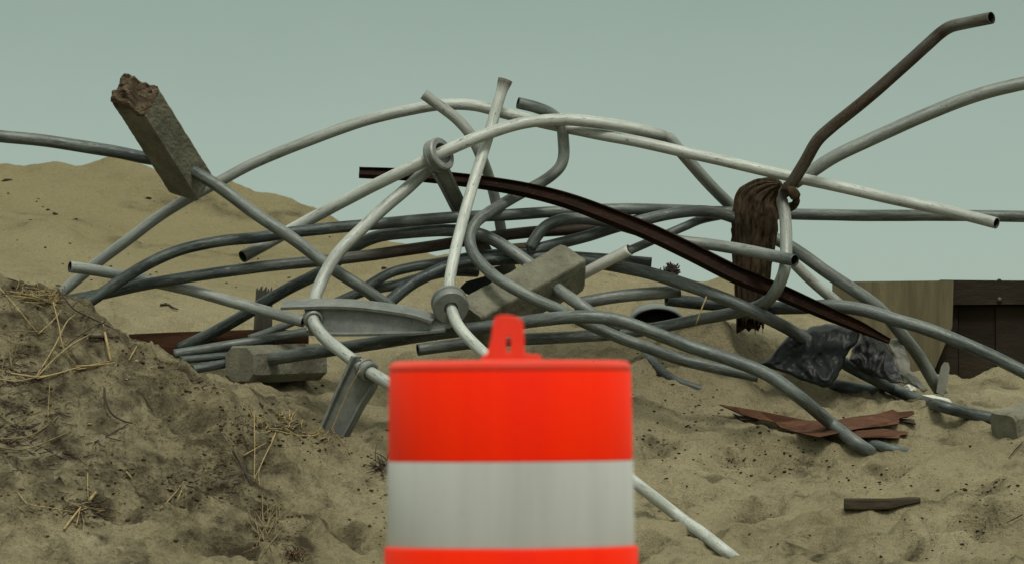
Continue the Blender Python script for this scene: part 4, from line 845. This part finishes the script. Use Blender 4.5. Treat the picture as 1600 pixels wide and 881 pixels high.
# ------------------------------------------------------------------ uncountable crumbs
ICO_V = []; ph = (1+5**.5)/2
for s1 in (-1, 1):
    for s2 in (-1, 1): ICO_V += [(0, s1, s2*ph), (s1, s2*ph, 0), (s2*ph, 0, s1)]
ICO_V = np.array(ICO_V)/np.linalg.norm(ICO_V[0])
def hull():
    fs = []; n = len(ICO_V); d = np.linalg.norm(ICO_V[:, None]-ICO_V[None], axis=2); e = d[d > .01].min()*1.05
    for i in range(n):
        for j in range(i+1, n):
            for k in range(j+1, n):
                if d[i, j] < e and d[j, k] < e and d[i, k] < e:
                    nn = np.cross(ICO_V[j]-ICO_V[i], ICO_V[k]-ICO_V[i]); fs.append((i, j, k) if nn@ICO_V[i] > 0 else (i, k, j))
    return fs
ICO_F = hull()
def crumbs(name, label, spots, mat, flatten=.7):
    V = []; Fc = []; n = 0
    for px, py, s in spots:
        c = gp(px, py, s*.1); r = rng.uniform(.6, 1.35, (12, 1)); sc = np.array([rng.uniform(.7, 1.5), rng.uniform(.7, 1.3), flatten*rng.uniform(.6, 1.2)])
        th = rng.uniform(0, 6.28); v = ICO_V*r*sc*s; v = np.stack([v[:, 0]*math.cos(th)-v[:, 1]*math.sin(th), v[:, 0]*math.sin(th)+v[:, 1]*math.cos(th), v[:, 2]], 1)
        V.append(v+c); Fc += [(a+n, b+n, c_+n) for a, b, c_ in ICO_F]; n += 12
    o = mesh_obj(name, np.concatenate(V), Fc, mat, smooth=False); o['label'] = label; o['category'] = name.replace('_', ' '); o['kind'] = 'stuff'
def field(n, x0, x1, y0, y1, smin, smax, centers=(), frac=.0, power=3):
    out = []
    for i in range(n):
        if centers and rng.random() < frac:
            c = centers[rng.integers(len(centers))]; px = rng.normal(c[0], c[2]); py = rng.normal(c[1], c[3])
        else: px = rng.uniform(x0, x1); py = rng.uniform(y0, y1)
        if px < -30 or px > 1630 or py > 905: continue
        ytop = np.interp(px, [0, 100, 200, 300, 400, 500, 600, 1000, 1200, 1600], [440, 478, 535, 582, 630, 600, 600, 530, 600, 640])
        if py < ytop: continue
        out.append((px, py, smin+(smax-smin)*rng.random()**power))
    return out
CL = [(20, 590, 30, 45), (30, 660, 45, 35), (250, 545, 40, 20), (220, 525, 25, 14), (310, 595, 40, 14), (400, 650, 40, 12), (330, 740, 45, 30), (290, 760, 40, 20), (120, 790, 40, 18), (60, 760, 60, 25), (180, 735, 40, 18), (440, 660, 40, 15), (500, 690, 50, 12), (580, 760, 25, 40), (370, 680, 25, 15), (420, 810, 25, 30), (100, 470, 30, 12)]
crumbs('soil_crumbs', 'dark crumbs of soil and root bits over the left mound', field(2900, -20, 620, 440, 890, .0014, .0105, CL, .90, 5.5), 'clod')
CR = [(1150, 725, 30, 14), (1060, 690, 40, 25), (1260, 725, 40, 14), (1370, 745, 40, 10), (1550, 765, 30, 12), (1500, 845, 50, 15), (1090, 640, 40, 20), (1200, 680, 40, 20), (1040, 560, 25, 18), (520, 590, 30, 12)]
crumbs('bark_crumbs', 'small dark bark crumbs scattered on the right sand', field(1700, 600, 1620, 540, 890, .0014, .008, CR, .6, 5), 'litter')
crumbs('shell_chips', 'tan and pale shell chips strewn over the sand', field(420, -20, 1620, 450, 890, .0018, .008, [(280, 590, 60, 16), (350, 610, 40, 14), (1450, 760, 80, 30), (1150, 640, 60, 30), (320, 810, 20, 12)], .45, 3), 'chip', .5)
crumbs('distant_specks', 'dark specks of debris on the far dunes', [(x_, y_, s_) for x_, y_, s_ in [(rng.uniform(0, 560), rng.uniform(300, 480), rng.uniform(.004, .010)) for i in range(46)] if ground_Y(x_, y_-4) < 32.9]+[(8, 283, .025), (14, 282, .02), (85, 335, .02), (232, 310, .016), (600, 420, .02), (655, 440, .02), (118, 343, .012)], 'litter')
# tangled dark litter at the left
parts = []
for (px, py, rx, ry, n) in ((15, 660, 40, 30, 130), (20, 575, 22, 16, 60), (330, 745, 34, 16, 35), (130, 790, 20, 12, 50), (60, 720, 60, 20, 35), (255, 545, 40, 14, 30), (450, 668, 40, 8, 40)):
    for i in range(n):
        x = rng.normal(px, rx); y = rng.normal(py, ry); a_ = rng.uniform(-.6, .6); l = rng.uniform(5, 24)
        if x < -40: continue
        yt = np.interp(x, [0, 100, 200, 300, 400, 500, 600], [440, 478, 535, 582, 630, 684, 728])
        if y < yt+4: continue
        parts.append(stem_mesh([(x, y), (x+l*.5*math.cos(a_), y+l*.5*math.sin(a_)+rng.uniform(-2, 2)), (x+l*math.cos(a_), y+l*math.sin(a_))], rng.uniform(.8, 2.2), .008, 4))
V, Fc = merge(parts); o = mesh_obj('root_litter', V, Fc, 'twig'); o['label'] = 'tangle of dark rootlets and litter in the left mound'; o['category'] = 'plant litter'; o['kind'] = 'stuff'

# ------------------------------------------------------------------ light, sky, camera
EL, AZ = math.radians(56), math.radians(17)       # sun height; azimuth from the camera's back towards the right
sd = Vector((math.sin(AZ)*math.cos(EL), -math.cos(AZ)*math.cos(EL), math.sin(EL)))
ld = bpy.data.lights.new('sun', 'SUN'); ld.energy = 2.15; ld.angle = math.radians(16); ld.color = (1.0, .96, .86)
lo = bpy.data.objects.new('sun', ld); COL.objects.link(lo); lo.rotation_euler = sd.to_track_quat('Z', 'Y').to_euler(); lo.location = (5, 10, 12)
wd_ = bpy.data.worlds.new('World'); SC.world = wd_; wd_.use_nodes = True; t = wd_.node_tree; t.nodes.clear()
out = t.nodes.new('ShaderNodeOutputWorld'); bg = t.nodes.new('ShaderNodeBackground'); bg2 = t.nodes.new('ShaderNodeBackground'); mx = t.nodes.new('ShaderNodeMixShader')
sky = t.nodes.new('ShaderNodeTexSky'); sky.sky_type = 'NISHITA'; sky.sun_disc = False; sky.sun_elevation = EL; sky.sun_rotation = math.atan2(sd.x, sd.y)
sky.dust_density = 5; bg.inputs[1].default_value = .10; t.links.new(sky.outputs[0], bg.inputs[0])
tc = t.nodes.new('ShaderNodeTexCoord'); sx = t.nodes.new('ShaderNodeSeparateXYZ'); t.links.new(tc.outputs['Generated'], sx.inputs[0])
nz = t.nodes.new('ShaderNodeTexNoise'); nz.inputs['Scale'].default_value = 14; nz.inputs['Detail'].default_value = 4
mp = t.nodes.new('ShaderNodeMapping'); mp.inputs['Scale'].default_value = (1, 1, 2.2); t.links.new(tc.outputs['Generated'], mp.inputs[0]); t.links.new(mp.outputs[0], nz.inputs['Vector'])
ma = t.nodes.new('ShaderNodeMath'); ma.operation = 'MULTIPLY_ADD'; t.links.new(nz.outputs['Fac'], ma.inputs[0]); ma.inputs[1].default_value = .02; 
sub = t.nodes.new('ShaderNodeMath'); sub.operation = 'SUBTRACT'; t.links.new(sx.outputs['Z'], sub.inputs[0]); sub.inputs[1].default_value = .01; t.links.new(sub.outputs[0], ma.inputs[2])
rp = t.nodes.new('ShaderNodeValToRGB'); t.links.new(ma.outputs[0], rp.inputs[0]); e = rp.color_ramp.elements
stops = [(0.0, (.405, .50, .425)), (.022, (.40, .50, .425)), (.046, (.37, .47, .405)), (.078, (.29, .38, .335)), (.30, (.52, .58, .50)), (1.0, (1.22, 1.29, 1.07))]
while len(e) < len(stops): e.new(.5)
for i, (p, c) in enumerate(stops): e[i].position = p; e[i].color = (*c, 1)
t.links.new(rp.outputs[0], bg2.inputs[0]); bg2.inputs[1].default_value = 1.0
mx.inputs[0].default_value = .93; t.links.new(bg.outputs[0], mx.inputs[1]); t.links.new(bg2.outputs[0], mx.inputs[2]); t.links.new(mx.outputs[0], out.inputs[0])

cd = bpy.data.cameras.new('camera'); cam = bpy.data.objects.new('camera', cd); COL.objects.link(cam); SC.camera = cam
cam.location = (0, 0, 0); cam.rotation_euler = (math.pi/2, 0, 0); cd.sensor_width = 36; cd.lens = 200.0
cd.shift_x = 0; cd.shift_y = (YH-440.5)/1600; cd.clip_start = .1; cd.clip_end = 12000
cd.dof.use_dof = True; cd.dof.focus_distance = 23.7; cd.dof.aperture_fstop = 11
SC.view_settings.view_transform = 'Standard'; SC.view_settings.look = 'None'; SC.view_settings.gamma = 1; SC.view_settings.exposure = 0; SC.view_settings.use_curve_mapping = False
SC.render.film_transparent = False
for o in COL.objects:
    if '_base' in o: del o['_base']
